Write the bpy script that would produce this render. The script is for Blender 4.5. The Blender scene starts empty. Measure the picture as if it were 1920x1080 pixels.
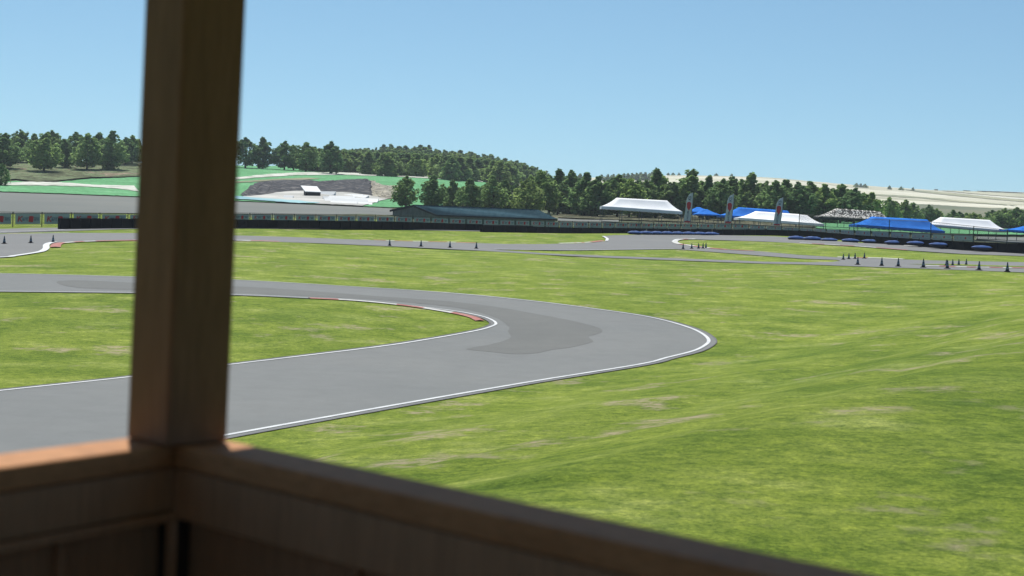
import bpy, bmesh, math, random
import numpy as np
from mathutils import Vector, Matrix
from mathutils.geometry import delaunay_2d_cdt
R_ = math.radians
random.seed(7); rng = np.random.default_rng(7)
SC = bpy.context.scene
C = SC.collection
# ------------------------------------------------------------------ camera
F = 3000.0                      # focal length in photo pixels (1920 wide)
CAMZ = 5.0
PITCH, ROLL = math.atan(115/3000), R_(2.3)
cam_d = bpy.data.cameras.new('camera'); cam = bpy.data.objects.new('camera', cam_d); C.objects.link(cam)
cam_d.sensor_width = 36; cam_d.lens = F/1920*36
cam_d.clip_start = 0.1; cam_d.clip_end = 20000
M3 = Matrix.Rotation(math.pi/2 - PITCH, 3, 'X') @ Matrix.Rotation(ROLL, 3, 'Z')
cam.matrix_world = Matrix.Translation((0, 0, CAMZ)) @ M3.to_4x4()
cam_d.dof.use_dof = True; cam_d.dof.focus_distance = 110; cam_d.dof.aperture_fstop = 4.0
SC.camera = cam
RIGHT, UP, FWD = M3 @ Vector((1,0,0)), M3 @ Vector((0,1,0)), M3 @ Vector((0,0,-1))
# ------------------------------------------------------------------ light
SUN_EL, SUN_AZ = 58.0, -14.0     # azimuth: degrees from +Y towards +X
w = bpy.data.worlds.new('World'); SC.world = w; w.use_nodes = True
nt = w.node_tree; bg = nt.nodes['Background']
sky = nt.nodes.new('ShaderNodeTexSky'); sky.sky_type = 'NISHITA'; sky.sun_disc = False
sky.sun_elevation = R_(SUN_EL); sky.sun_rotation = R_(SUN_AZ)
sky.altitude = 1500; sky.air_density = 1.0; sky.dust_density = 0.3; sky.ozone_density = 1.2
tcw = nt.nodes.new('ShaderNodeTexCoord'); va = nt.nodes.new('ShaderNodeVectorMath'); va.operation = 'ADD'; va.inputs[1].default_value = (0, 0, 0.062)
nt.links.new(tcw.outputs['Generated'], va.inputs[0]); nt.links.new(va.outputs[0], sky.inputs[0])
tint = nt.nodes.new('ShaderNodeMix'); tint.data_type = 'RGBA'; tint.blend_type = 'MULTIPLY'; tint.inputs[0].default_value = 1; tint.inputs[7].default_value = (0.87, 1.06, 1.02, 1)
nt.links.new(sky.outputs[0], tint.inputs[6]); nt.links.new(tint.outputs[2], bg.inputs[0]); bg.inputs[1].default_value = 0.069
sd = bpy.data.lights.new('sun', 'SUN'); sun = bpy.data.objects.new('sun', sd); C.objects.link(sun)
sd.energy = 3.7; sd.angle = R_(0.5); sd.color = (1.0, 0.955, 0.88)
SL = Vector((math.sin(R_(SUN_AZ))*math.cos(R_(SUN_EL)), math.cos(R_(SUN_AZ))*math.cos(R_(SUN_EL)), math.sin(R_(SUN_EL))))
sun.rotation_euler = SL.to_track_quat('Z', 'Y').to_euler()
vs = SC.view_settings; vs.view_transform = 'Standard'; vs.look = 'None'; vs.gamma = 1; vs.use_curve_mapping = False
vs.exposure = 0.6
SC.display_settings.display_device = 'sRGB'
# ------------------------------------------------------------------ pixel rays
def ray(px, py):
    return RIGHT*((px-960)/F) + UP*((540-py)/F) + FWD
def at(px, py, Y):
    d = ray(px, py); return Vector((0,0,CAMZ)) + d*(Y/d.y)
def on_z(px, py, z):
    d = ray(px, py); return Vector((0,0,CAMZ)) + d*((z-CAMZ)/d.z)
# ------------------------------------------------------------------ helpers
def tag(o, label=None, cat=None, group=None, kind=None):
    if label: o['label'] = label
    if cat: o['category'] = cat
    if group: o['group'] = group
    if kind: o['kind'] = kind
    return o
def empty(name, loc=(0,0,0), rz=0):
    o = bpy.data.objects.new(name, None); C.objects.link(o); o.location = loc; o.rotation_euler = (0,0,rz)
    o.empty_display_size = 0.3
    return o
class MB:
    def __init__(s): s.v = []; s.f = []; s.mi = []
    def face(s, pts, m=0):
        n = len(s.v); s.v += [tuple(p) for p in pts]; s.f.append(tuple(range(n, n+len(pts)))); s.mi.append(m)
    def raw(s, vs_, fs, m=0):
        n = len(s.v); s.v += [tuple(p) for p in vs_]
        for f in fs: s.f.append(tuple(i+n for i in f)); s.mi.append(m)
    def prism(s, bottom, top, m=0):
        k = len(bottom)
        fs = [tuple(range(k-1,-1,-1)), tuple(range(k, 2*k))] + [(i, (i+1)%k, (i+1)%k+k, i+k) for i in range(k)]
        s.raw(list(bottom)+list(top), fs, m)
    def box(s, c, size, rz=0, m=0):
        hx, hy, hz = size[0]/2, size[1]/2, size[2]/2; cs, sn = math.cos(rz), math.sin(rz)
        q = [(-hx,-hy),(hx,-hy),(hx,hy),(-hx,hy)]
        q = [(c[0]+x*cs-y*sn, c[1]+x*sn+y*cs) for x, y in q]
        s.prism([(x,y,c[2]-hz) for x,y in q], [(x,y,c[2]+hz) for x,y in q], m)
    def beam(s, a, b, wd, ht, m=0):
        """box from a to b (centres of end faces), width wd horizontal, ht vertical"""
        a, b = Vector(a), Vector(b); d = (b-a).normalized()
        side = d.cross(Vector((0,0,1)))
        if side.length < 1e-4: side = Vector((1,0,0))
        side.normalize(); up = side.cross(d).normalized()
        q = [(-1,-1),(1,-1),(1,1),(-1,1)]
        s.prism([a+side*(i*wd/2)+up*(j*ht/2) for i,j in q], [b+side*(i*wd/2)+up*(j*ht/2) for i,j in q], m)
    def tube(s, pts, rad, n=8, m=0, cap=True):
        pts = [Vector(p) for p in pts]
        if not hasattr(rad, '__len__'): rad = [rad]*len(pts)
        rings = []
        for i, p in enumerate(pts):
            d = (pts[min(i+1,len(pts)-1)] - pts[max(i-1,0)]).normalized()
            a = d.cross(Vector((0.31,0.95,0.05))).normalized(); b = d.cross(a)
            rings.append([p + (a*math.cos(2*math.pi*k/n) + b*math.sin(2*math.pi*k/n))*rad[i] for k in range(n)])
        fs = []
        for i in range(len(pts)-1):
            for k in range(n):
                fs.append((i*n+k, i*n+(k+1)%n, (i+1)*n+(k+1)%n, (i+1)*n+k))
        if cap:
            fs.append(tuple(range(n-1,-1,-1))); fs.append(tuple((len(pts)-1)*n+k for k in range(n)))
        s.raw([p for r in rings for p in r], fs, m)
    def lathe(s, prof, n=16, m=0, c=(0,0,0)):
        vsl = [(c[0]+r*math.cos(2*math.pi*k/n), c[1]+r*math.sin(2*math.pi*k/n), c[2]+z) for r, z in prof for k in range(n)]
        fs = [(i*n+k, i*n+(k+1)%n, (i+1)*n+(k+1)%n, (i+1)*n+k) for i in range(len(prof)-1) for k in range(n)]
        s.raw(vsl, fs, m)
    def mesh(s, name, mats, smooth=False):
        me = bpy.data.meshes.new(name); me.from_pydata(s.v, [], s.f)
        for m in (mats if isinstance(mats, (list, tuple)) else [mats]): me.materials.append(m)
        me.polygons.foreach_set('material_index', s.mi)
        if smooth: me.polygons.foreach_set('use_smooth', [True]*len(me.polygons))
        me.update(); return me
    def build(s, name, mats, parent=None, smooth=False, local=False):
        o = bpy.data.objects.new(name, s.mesh(name, mats, smooth)); C.objects.link(o)
        if parent is not None:
            o.parent = parent
            if not local: o.matrix_parent_inverse = mworld(parent).inverted()
        return o
def mworld(o):
    m = Matrix.LocRotScale(o.location, o.rotation_euler, o.scale)
    return (mworld(o.parent) @ o.matrix_parent_inverse @ m) if o.parent else m
def bevel(o, wd, seg=2):
    b = o.modifiers.new('bevel', 'BEVEL'); b.width = wd; b.segments = seg; b.limit_method = 'ANGLE'; return o
def copy_thing(o, parent=None):
    c = o.copy(); C.objects.link(c)
    if parent is not None: c.parent = parent
    for ch in list(o.children): copy_thing(ch, c)
    return c
# ------------------------------------------------------------------ materials
def mat(name, col, rough=0.8, col2=None, scale=1.0, detail=4, spec=0.3, bump=0, bscale=None, stretch=None, metal=0, lo=0.4, hi=0.6, transl=0):
    m = bpy.data.materials.new(name); m.use_nodes = True; n = m.node_tree; p = n.nodes['Principled BSDF']
    p.inputs['Base Color'].default_value = (*col, 1); p.inputs['Roughness'].default_value = rough
    p.inputs['Specular IOR Level'].default_value = spec; p.inputs['Metallic'].default_value = metal
    tc = n.nodes.new('ShaderNodeTexCoord'); src = tc.outputs['Object']
    if stretch:
        mp = n.nodes.new('ShaderNodeMapping'); mp.inputs['Scale'].default_value = stretch
        n.links.new(src, mp.inputs[0]); src = mp.outputs[0]
    if col2:
        nz = n.nodes.new('ShaderNodeTexNoise'); nz.inputs['Scale'].default_value = scale; nz.inputs['Detail'].default_value = detail
        n.links.new(src, nz.inputs[0])
        rp = n.nodes.new('ShaderNodeValToRGB'); rp.color_ramp.elements[0].position = lo; rp.color_ramp.elements[1].position = hi
        rp.color_ramp.elements[0].color = (*col, 1); rp.color_ramp.elements[1].color = (*col2, 1)
        n.links.new(nz.outputs[0], rp.inputs[0]); n.links.new(rp.outputs[0], p.inputs['Base Color'])
    if bump:
        nb = n.nodes.new('ShaderNodeTexNoise'); nb.inputs['Scale'].default_value = bscale or scale; nb.inputs['Detail'].default_value = 6
        n.links.new(src, nb.inputs[0]); bm_ = n.nodes.new('ShaderNodeBump'); bm_.inputs['Strength'].default_value = 1
        bm_.inputs['Distance'].default_value = bump
        n.links.new(nb.outputs[0], bm_.inputs['Height']); n.links.new(bm_.outputs[0], p.inputs['Normal'])
    return m
class NG:
    """small node-graph helper"""
    def __init__(s, name):
        s.m = bpy.data.materials.new(name); s.m.use_nodes = True; s.n = s.m.node_tree
        s.p = s.n.nodes['Principled BSDF']; s.tc = s.n.nodes.new('ShaderNodeTexCoord').outputs['Object']
    def noise(s, scale, detail=4, vec=None, rough=0.5, stretch=None, off=(0,0,0), dist=0):
        v = vec or s.tc
        mp = s.n.nodes.new('ShaderNodeMapping'); mp.inputs['Scale'].default_value = stretch or (1,1,1); mp.inputs['Location'].default_value = off
        s.n.links.new(v, mp.inputs[0])
        t = s.n.nodes.new('ShaderNodeTexNoise'); t.inputs['Scale'].default_value = scale; t.inputs['Detail'].default_value = detail
        t.inputs['Roughness'].default_value = rough; t.inputs['Distortion'].default_value = dist
        s.n.links.new(mp.outputs[0], t.inputs[0]); return t.outputs[0]
    def ramp(s, fac, stops):
        r = s.n.nodes.new('ShaderNodeValToRGB'); e = r.color_ramp.elements
        while len(e) < len(stops): e.new(0.5)
        for i, (p, c) in enumerate(stops):
            e[i].position = p; e[i].color = (*c, 1) if hasattr(c, '__len__') else (c, c, c, 1)
        s.n.links.new(fac, r.inputs[0]); return r.outputs[0]
    def mix(s, fac, a, b, mode='MIX'):
        x = s.n.nodes.new('ShaderNodeMix'); x.data_type = 'RGBA'; x.blend_type = mode
        for inp, v in ((x.inputs[0], fac), (x.inputs[6], a), (x.inputs[7], b)):
            if isinstance(v, bpy.types.NodeSocket): s.n.links.new(v, inp)
            elif hasattr(v, '__len__'): inp.default_value = (*v, 1)
            else: inp.default_value = v
        return x.outputs[2]
    def out(s, col, rough=0.9, spec=0.2, bump=None, dist=0.02):
        s.n.links.new(col, s.p.inputs['Base Color']); s.p.inputs['Roughness'].default_value = rough
        s.p.inputs['Specular IOR Level'].default_value = spec
        if bump is not None:
            b = s.n.nodes.new('ShaderNodeBump'); b.inputs['Distance'].default_value = dist
            s.n.links.new(bump, b.inputs['Height']); s.n.links.new(b.outputs[0], s.p.inputs['Normal'])
        return s.m
def mat_grass():
    g = NG('meadow_grass')
    base = g.ramp(g.noise(0.34, 7, rough=0.70), [(0.30, (0.090,0.150,0.018)), (0.44, (0.140,0.202,0.023)), (0.56, (0.195,0.255,0.040)), (0.70, (0.29,0.335,0.09))])
    mid = g.ramp(g.noise(3.2, 7, rough=0.78, off=(7,3,0)), [(0.34, (0.50,0.60,0.50)), (0.5, (1,1,1)), (0.66, (1.5,1.38,1.35))])
    c = g.mix(1.0, base, mid, 'MULTIPLY')
    fine = g.ramp(g.noise(17, 5, rough=0.8), [(0.36, (0.42,0.52,0.45)), (0.5, (1,1,1)), (0.64, (1.6,1.5,1.5))])
    c = g.mix(0.85, c, fine, 'MULTIPLY')
    # worn dry patches of bare earth
    pm = g.ramp(g.noise(0.33, 5, rough=0.6, off=(31,11,0), stretch=(1,0.8,1)), [(0.575, 0.0), (0.65, 1.0)])
    pf = g.ramp(g.noise(3.0, 5, rough=0.7, off=(2,5,0)), [(0.40, 0.0), (0.58, 0.95)])
    m_ = g.mix(1.0, pm, pf, 'MULTIPLY')
    c = g.mix(m_, c, (0.36, 0.31, 0.20))
    c = g.mix(1.0, c, g.ramp(g.noise(0.13, 3, rough=0.5, off=(3,17,0)), [(0.36, (0.90,0.95,0.90)), (0.5, (1.06,1.05,1.04)), (0.64, (1.18,1.14,1.14))]), 'MULTIPLY')
    return g.out(c, 0.95, 0.1, g.noise(22, 4, rough=0.8), 0.05)
def mat_asphalt(name, a, b, k=1.0):
    g = NG(name)
    c = g.ramp(g.noise(0.12*k, 5, rough=0.6), [(0.3, a), (0.7, b)])
    f = g.ramp(g.noise(45, 3, rough=0.8), [(0.3, 0.86), (0.7, 1.12)])
    c = g.mix(1.0, c, f, 'MULTIPLY')
    s_ = g.ramp(g.noise(1.1, 5, rough=0.7, off=(4,4,0)), [(0.35, 0.95), (0.65, 1.04)])
    c = g.mix(1.0, c, s_, 'MULTIPLY')
    return g.out(c, 0.9, 0.25, g.noise(60, 2), 0.004)
MT = {}
MT['grass'] = mat_grass()
MT['asphalt'] = mat_asphalt('track_asphalt', (0.156,0.165,0.164), (0.180,0.187,0.183))
MT['asphalt_far'] = mat_asphalt('far_asphalt', (0.165,0.168,0.168), (0.19,0.193,0.19))
MT['asphalt_dark'] = mat_asphalt('patch_asphalt', (0.124,0.129,0.124), (0.144,0.148,0.141))
MT['edge'] = mat('edge_asphalt', (0.10,0.10,0.105), 0.9, (0.16,0.155,0.15), 2.0)
MT['line'] = mat('line_paint', (0.50,0.52,0.53), 0.6, (0.62,0.64,0.64), 1.2, lo=0.35)
MT['kerb_red'] = mat('kerb_red', (0.32,0.085,0.065), 0.8, (0.38,0.17,0.14), 2.5)
MT['kerb_white'] = mat('kerb_white', (0.46,0.46,0.43), 0.8, (0.56,0.56,0.53), 2.5)
# ------------------------------------------------------------------ terrain
HZ = lambda px: 425 + 0.04016*(px-960)
COLS = {  # px : [(Y, py) or (Y, 'z', z)]
 -400: [(50,'z',0),(80,'z',.7),(94,'z',.95),(150,'z',1.5),(190,'z',2.3),(230,'z',3.9),(320,'z',7.6),(380,'z',10),(470,'z',16.5),(520,'z',20),(1000,'z',26),(3000,'z',30),(6000,'z',30)],
 0: [(52,'z',0),(80,546),(94,514),(120,484),(150,455),(170,440),(190,428),(197,424),(230,399),(320,362),(345,353),(380,345),(430,330),(470,312),(520,297),(600,'z',22),(1000,'z',26),(3000,'z',30),(6000,'z',30)],
 250: [(55,'z',0),(80,549),(95,520),(155,452),(178,438),(195,428),(202,424),(235,400),(330,375),(360,366),(400,352),(430,340),(480,318),(530,304),(700,'z',26),(1000,'z',30),(3000,'z',30),(6000,'z',30)],
 480: [(55,'z',0),(80,555),(97,527),(160,452),(185,443),(205,427.5),(212,424),(245,404),(330,382),(345,378),(400,362),(440,346),(480,330),(520,317),(700,311),(1000,'z',36),(3000,'z',36),(6000,'z',36)],
 700: [(55,'z',0),(80,571),(97,540),(172,461),(197,451),(220,428.5),(228,424),(255,404),(330,391),(345,388),(385,372),(430,352),(480,338),(540,331),(640,326),(950,302),(1100,303),(3000,'z',40),(6000,'z',40)],
 790: [(55,'z',0),(80,583),(96,546),(176,465),(200,454),(224,430),(232,426),(262,418),(290,411),(330,397),(350,390),(385,376),(430,358),(480,343),(540,334),(640,326),(950,300),(1100,302),(3000,'z',40),(6000,'z',40)],
 960: [(60,'z',0),(88,563),(175,471),(190,458),(232,434.5),(240,430),(268,422),(300,411),(330,405),(400,395),(480,370),(550,350),(700,337),(950,326),(1100,328),(1900,'z',55),(6000,'z',55)],
 1060: [(60,'z',0.05),(88,'z',1.0),(175,478),(192,460),(240,437),(250,430),(270,415),(330,408),(400,400),(600,380),(900,360),(1400,343),(1900,336),(2400,'z',58),(6000,'z',55)],
 1280: [(58,'z',0.1),(75,'z',.6),(100,'z',1.25),(150,499),(165,488),(185,468),(235,451),(258,439.5),(266,434),(285,420),(330,415),(420,406),(700,388),(1000,368),(1400,347),(1800,330),(2200,'z',60),(6000,'z',55)],
 1450: [(58,'z',0.15),(75,'z',.7),(105,'z',1.4),(150,497),(168,483),(205,455),(240,443),(249,438),(270,428),(330,421),(420,409),(700,391),(1000,371),(1400,349),(1900,333),(2300,'z',60),(6000,'z',55)],
 1600: [(58,'z',0.2),(75,'z',.8),(110,'z',1.55),(145,500),(170,485.5),(205,462.5),(222,453),(232,447),(250,440),(300,430),(400,418),(700,400),(1000,385),(1500,366),(2000,348),(2400,'z',62),(6000,'z',55)],
 1750: [(58,'z',0.3),(80,'z',1.1),(112,'z',1.95),(137,505),(165,489),(198,473),(208,463.5),(216,459),(240,450),(300,440),(400,430),(700,408),(1000,393),(1500,374),(2000,358),(2400,'z',62),(6000,'z',55)],
 1920: [(50,'z',.3),(60,'z',.65),(90,'z',1.8),(133,511.5),(160,492.5),(190,480),(200,471),(206,468),(230,458),(260,452),(400,440),(500,428),(700,415),(1000,400),(1500,380),(2000,363.5),(2400,'z',68),(6000,'z',60)],
 2300: [(50,'z',.4),(60,'z',.8),(90,'z',2.0),(133,'z',3),(160,'z',3.6),(190,'z',4.1),(206,'z',4.6),(260,'z',6),(400,'z',8.2),(700,'z',16),(1000,'z',26),(1500,'z',46),(2000,'z',68),(2400,'z',66),(6000,'z',60)],
}
TH_IN = np.radians(np.arange(-23, 23.0001, 0.09))
TH = np.concatenate([np.radians(np.linspace(-180, -24.5, 60)), TH_IN, np.radians(np.linspace(24.5, 180, 60))])
RR = np.concatenate([[0.5, 3, 6, 9], np.geomspace(12, 7000, 430)])
def build_z():
    cth, prof = [], []
    for px, kn in COLS.items():
        d = ray(px, 430); th = math.atan2(d.x, d.y); ys, zs = [0], [0]
        if kn[0][0] > 10: ys.append(35); zs.append(0.0)
        for k in kn:
            ys.append(k[0]); zs.append(k[2] if k[1] == 'z' else at(px, k[1], k[0]).z)
        cth.append(th); prof.append(np.interp(RR*math.cos(th), ys, zs))
    cth, prof = np.array(cth), np.array(prof)
    Z = np.zeros((len(TH), len(RR)))
    for j in range(len(RR)): Z[:, j] = np.interp(TH, cth, prof[:, j])
    def blur(A, s, axis):
        k = np.exp(-0.5*(np.arange(-3*s, 3*s+1)/s)**2); k /= k.sum()
        P = np.concatenate([np.repeat(np.take(A, [0], axis), 3*s, axis), A, np.repeat(np.take(A, [-1], axis), 3*s, axis)], axis)
        return np.apply_along_axis(lambda r: np.convolve(r, k, 'valid'), axis, P)
    Z = blur(Z, 1, 1)
    i0 = 60; Z[i0:i0+len(TH_IN)] = blur(Z[i0:i0+len(TH_IN)], 7, 0)
    X = RR[None, :]*np.sin(TH)[:, None]; Y = RR[None, :]*np.cos(TH)[:, None]
    s = X*.889 - (Y-16)*.458
    sm = -np.log1p(np.exp(-np.clip(s, -40, 40)*1.2))/1.2; w_ = np.clip((s+15)/7, 0, 1); t = np.exp(sm/6.8)*w_*w_*(3-2*w_)
    side = np.clip((X+9)/7, 0, 1); side = side*side*(3-2*side)
    Z = Z + 2.6*t*side*np.clip((120-RR)/60, 0, 1)[None, :]
    wv = np.exp(-((s+4.0)/4.5)**2)*np.clip((110-RR)/50, 0, 1)[None, :]
    Z += side*wv*(0.085*np.sin(s*1.25+0.9*np.sin(Y*0.11))+0.035*np.sin(s*2.7+1.0+X*0.15))*(RR[None, :] > 16)
    # small bumps on the meadow
    Z += 0.035*np.sin(X*0.55+1.3*np.sin(Y*0.21))*np.sin(Y*0.33+X*0.2)*np.clip(s/14+0.9, 0, 1)*np.clip((140-RR)/60, 0, 1)[None, :]*(RR[None, :] > 14)
    return Z, X, Y
ZG, XG, YG = build_z()
LRR = np.log(RR)
def T(x, y):
    th = math.atan2(x, y); r = max(math.hypot(x, y), 0.51)
    i = min(max(int(np.searchsorted(TH, th))-1, 0), len(TH)-2); j = min(max(int(np.searchsorted(RR, r))-1, 0), len(RR)-2)
    u = (th-TH[i])/(TH[i+1]-TH[i]); v = (r-RR[j])/(RR[j+1]-RR[j])
    return float((ZG[i,j]*(1-u)+ZG[i+1,j]*u)*(1-v) + (ZG[i,j+1]*(1-u)+ZG[i+1,j+1]*u)*v)
def G(px, py, y0=12.0):
    """where the sight line of a photo pixel meets the terrain"""
    d = ray(px, py); d = d/d.y; t = y0
    def h(t): return CAMZ + d.z*t - T(d.x*t, t)
    if h(t) < 0: y0 = 0.6; t = y0
    pt = t
    while t < 6500:
        if h(t) < 0:
            a, b = pt, t
            for _ in range(30):
                m = (a+b)/2
                if h(m) < 0: b = m
                else: a = m
            return Vector((d.x*a, a, T(d.x*a, a)))
        pt = t; t *= 1.006
    t = 2500
    return Vector((d.x*t, t, T(d.x*t, t)))
def lift(x, y, k=1.0): return 0.005 + 0.00028*k*math.hypot(x, y)
nth, nr = ZG.shape
tv = np.stack([XG, YG, ZG], -1).reshape(-1, 3)
tf, tm = [], []
FENCE_R = np.interp(TH, [R_(-19), R_(-9), R_(-1), R_(4), R_(9), R_(12), R_(18)], [236, 240, 250, 262, 250, 224, 210])
for i in range(nth-1):
    for j in range(nr-1):
        a = i*nr+j; tf.append((a, a+nr, a+nr+1, a+1)); tm.append(0 if RR[j] < FENCE_R[i] else 1)
tf.append(tuple(i*nr for i in range(nth-1))); tm.append(0)
g = NG('dry_hillside')
hc = g.ramp(g.noise(0.035, 8, rough=0.7, stretch=(1,1,3)), [(0.38, (0.050,0.066,0.030)), (0.46, (0.135,0.125,0.075)), (0.52, (0.12,0.18,0.09)), (0.58, (0.19,0.155,0.105)), (0.68, (0.45,0.38,0.26))])
hf = g.ramp(g.noise(0.22, 8, rough=0.85), [(0.40, 0.30), (0.60, 1.35)])
MT['hill'] = g.out(g.mix(1.0, hc, hf, 'MULTIPLY'), 0.95, 0.1)
me = bpy.data.meshes.new('ground'); me.from_pydata(tv.tolist(), [], tf); me.materials.append(MT['grass']); me.materials.append(MT['hill'])
me.polygons.foreach_set('material_index', tm); me.polygons.foreach_set('use_smooth', [True]*len(me.polygons)); me.update()
ground = bpy.data.objects.new('ground', me); C.objects.link(ground); tag(ground, kind='structure')
# ------------------------------------------------------------------ draped sheets
def spline(pts, n=6, closed=False):
    pts = [Vector((p[0], p[1], 0)) for p in pts]; out = []; N = len(pts)
    rngi = range(N) if closed else range(N-1)
    for i in rngi:
        p0 = pts[(i-1)%N] if closed or i > 0 else pts[i]; p1 = pts[i]; p2 = pts[(i+1)%N]
        p3 = pts[(i+2)%N] if closed or i < N-2 else p2
        # centripetal-ish: limit tangents
        for k in range(n):
            t = k/n
            out.append(0.5*((2*p1)+(-p0+p2)*t+(2*p0-5*p1+4*p2-p3)*t*t+(-p0+3*p1-3*p2+p3)*t**3))
    if not closed: out.append(pts[-1])
    return out
def spline_px(pts):
    out = []
    for p, q in zip(pts, pts[1:]+pts[:1]):
        n = max(1, int(math.hypot(q[0]-p[0], q[1]-p[1])/6))
        out += [(p[0]+(q[0]-p[0])*k/n, p[1]+(q[1]-p[1])*k/n) for k in range(n)]
    return out
def pix(pts, y0=12.0, smooth=1, closed=True):
    """photo outline -> world outline on the terrain"""
    if smooth > 1: pts = [(p.x, p.y) for p in spline(pts, smooth, closed)]
    if y0 >= 225: pts = [(a+random.uniform(-1.2,1.2), b+random.uniform(-.3,.3)) for a, b in (spline_px(pts) if smooth <= 1 else pts)]
    return [G(a, b, y0) for a, b in pts]
def pip(x, y, px_, py_):
    c = False; n = len(px_); j = n-1
    for i in range(n):
        if (py_[i] > y) != (py_[j] > y) and x < (px_[j]-px_[i])*(y-py_[i])/(py_[j]-py_[i])+px_[i]: c = not c
        j = i
    return c
def pip_np(X, Y, poly):
    c = np.zeros(X.shape, bool); n = len(poly); j = n-1
    for i in range(n):
        xi, yi, xj, yj = poly[i][0], poly[i][1], poly[j][0], poly[j][1]
        if yi != yj:
            c ^= ((yi > Y) != (yj > Y)) & (X < (xj-xi)*(Y-yi)/(yj-yi)+xi)
        j = i
    return c
def sheet(name, loop, m, k=1.0, holes=(), step=3, rstep=1, parent=None, extra=0.0):
    loops = [loop]+list(holes); vs_, es = [], []
    for L in loops:
        n = len(vs_); vs_ += [Vector((p[0], p[1])) for p in L]; es += [(n+i, n+(i+1)%len(L)) for i in range(len(L))]
    rs = [math.hypot(p[0], p[1]) for p in loop]; j0, j1 = np.searchsorted(RR, min(rs)), np.searchsorted(RR, max(rs))
    ths = [math.atan2(p[0], p[1]) for p in loop]; i0, i1 = np.searchsorted(TH, min(ths)), np.searchsorted(TH, max(ths))
    XS, YS = XG[i0:i1:step, j0:j1:rstep].ravel(), YG[i0:i1:step, j0:j1:rstep].ravel()
    ins = pip_np(XS, YS, loop)
    for h in holes: ins &= ~pip_np(XS, YS, h)
    vs_ += [Vector((x, y)) for x, y in zip(XS[ins], YS[ins])]
    ov, oe, of = delaunay_2d_cdt(vs_, es, [], 0, 1e-4)[:3]
    cx = np.array([sum(ov[i].x for i in f)/3 for f in of]); cy = np.array([sum(ov[i].y for i in f)/3 for f in of])
    keep = pip_np(cx, cy, loop)
    for h in holes: keep &= ~pip_np(cx, cy, h)
    me = bpy.data.meshes.new(name)
    fs = []
    for f, kk in zip(of, keep):
        if kk:
            a, b, c = (ov[i] for i in f)
            fs.append(tuple(f) if (b-a).cross(c-a) > 0 else tuple(reversed(f)))
    me.from_pydata([(v.x, v.y, T(v.x, v.y)+lift(v.x, v.y, k)+extra) for v in ov], [], fs); me.materials.append(m)
    me.polygons.foreach_set('use_smooth', [True]*len(me.polygons)); me.update()
    o = bpy.data.objects.new(name, me); C.objects.link(o)
    if parent is not None: o.parent = parent
    else: tag(o, kind='structure')
    return o
def resample(P, step):
    P = [Vector((p[0], p[1])) for p in P]; out = [P[0]]; acc = 0
    for a, b in zip(P[:-1], P[1:]):
        L = (b-a).length; d = step-acc
        while d <= L: out.append(a.lerp(b, d/L)); d += step
        acc = L-(d-step)
    out.append(P[-1]); return out
def ribbon(name, P, w0, m, k=2.0, side=0.0, cols=None, run=2.0, height=0.0, join=None):
    """band along world polyline P; side shifts it sideways; cols = list of mats alternating every run metres"""
    P = resample(P, 0.5 if w0 < 1 else 1.0); mb = join or MB(); acc = 0; prev = None
    for i, p in enumerate(P):
        d = (P[min(i+1,len(P)-1)]-P[max(i-1,0)]); 
        if d.length < 1e-6: continue
        d.normalize(); nrm = Vector((-d.y, d.x))
        a, b = p+nrm*(side-w0/2), p+nrm*(side+w0/2)
        za, zb = T(a.x,a.y)+lift(a.x,a.y,k), T(b.x,b.y)+lift(b.x,b.y,k)
        cur = ((a.x,a.y,za), (p.x+nrm.x*side, p.y+nrm.y*side, (za+zb)/2+height), (b.x,b.y,zb))
        if prev:
            acc += (p-pp).length; mi = int(acc/run) % 2 if cols else 0
            if height: mb.face([prev[0],prev[1],cur[1],cur[0]][::-1], mi); mb.face([prev[1],prev[2],cur[2],cur[1]][::-1], mi)
            else: mb.face([prev[0],prev[2],cur[2],cur[0]][::-1], mi)
        prev = cur; pp = p
    if join: return None
    o = mb.build(name, cols or m); tag(o, kind='structure'); return o
# main hairpin track (white lines traced, then offset)
outer_line = [(-160,512),(0,514),(240,520),(440,526),(700,541),(859,552),(1001,566),(1153,585.5),(1231,598.6),(1290,615),(1318,628),(1329,640),(1320,650),(1298,660),(1250,672),(1196,685),(978,720),(700,768),(425,817),(240,852),(0,898),(-200,938)]
inner_line = [(-160,546),(0,547.5),(240,550),(440,554),(600,561),(700,567),(757,573),(842,583),(884,590),(915,598),(930,607.5),(920,614),(890,622),(806,637),(700,652.8),(430,685),(240,708.5),(0,734),(-200,757)]
OW = pix(outer_line, smooth=5, closed=False); IW = pix(inner_line, smooth=5, closed=False)
def offset(P, d):
    out = []
    for i, p in enumerate(P):
        t = (P[min(i+1,len(P)-1)]-P[max(i-1,0)]).to_2d().normalized(); out.append(Vector((p.x-t.y*d, p.y+t.x*d, 0)))
    return out
OO = offset(OW, 0.36); II = offset(IW, -0.30)
track = sheet('track', OO+II[::-1], MT['asphalt'], 1.0, step=4)
def shoulder(name, P, a, b):   # worn joint between tarmac and grass
    return ribbon(name, P, b, MT['edge'], 1.5, side=a)
shoulder('track_edge', [p for p in OW], 0.33, 0.06)
shoulder('track_edge', [p for p in IW], -0.27, 0.08)
ribbon('road_line', OW, 0.15, MT['line'], 2.0)
ribbon('road_line', IW, 0.13, MT['line'], 2.0)
kp = pix([(575,559.5),(640,562.5),(700,567),(757,573),(815,580),(868,588.5),(908,599),(915,603)], smooth=4, closed=False)
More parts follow.
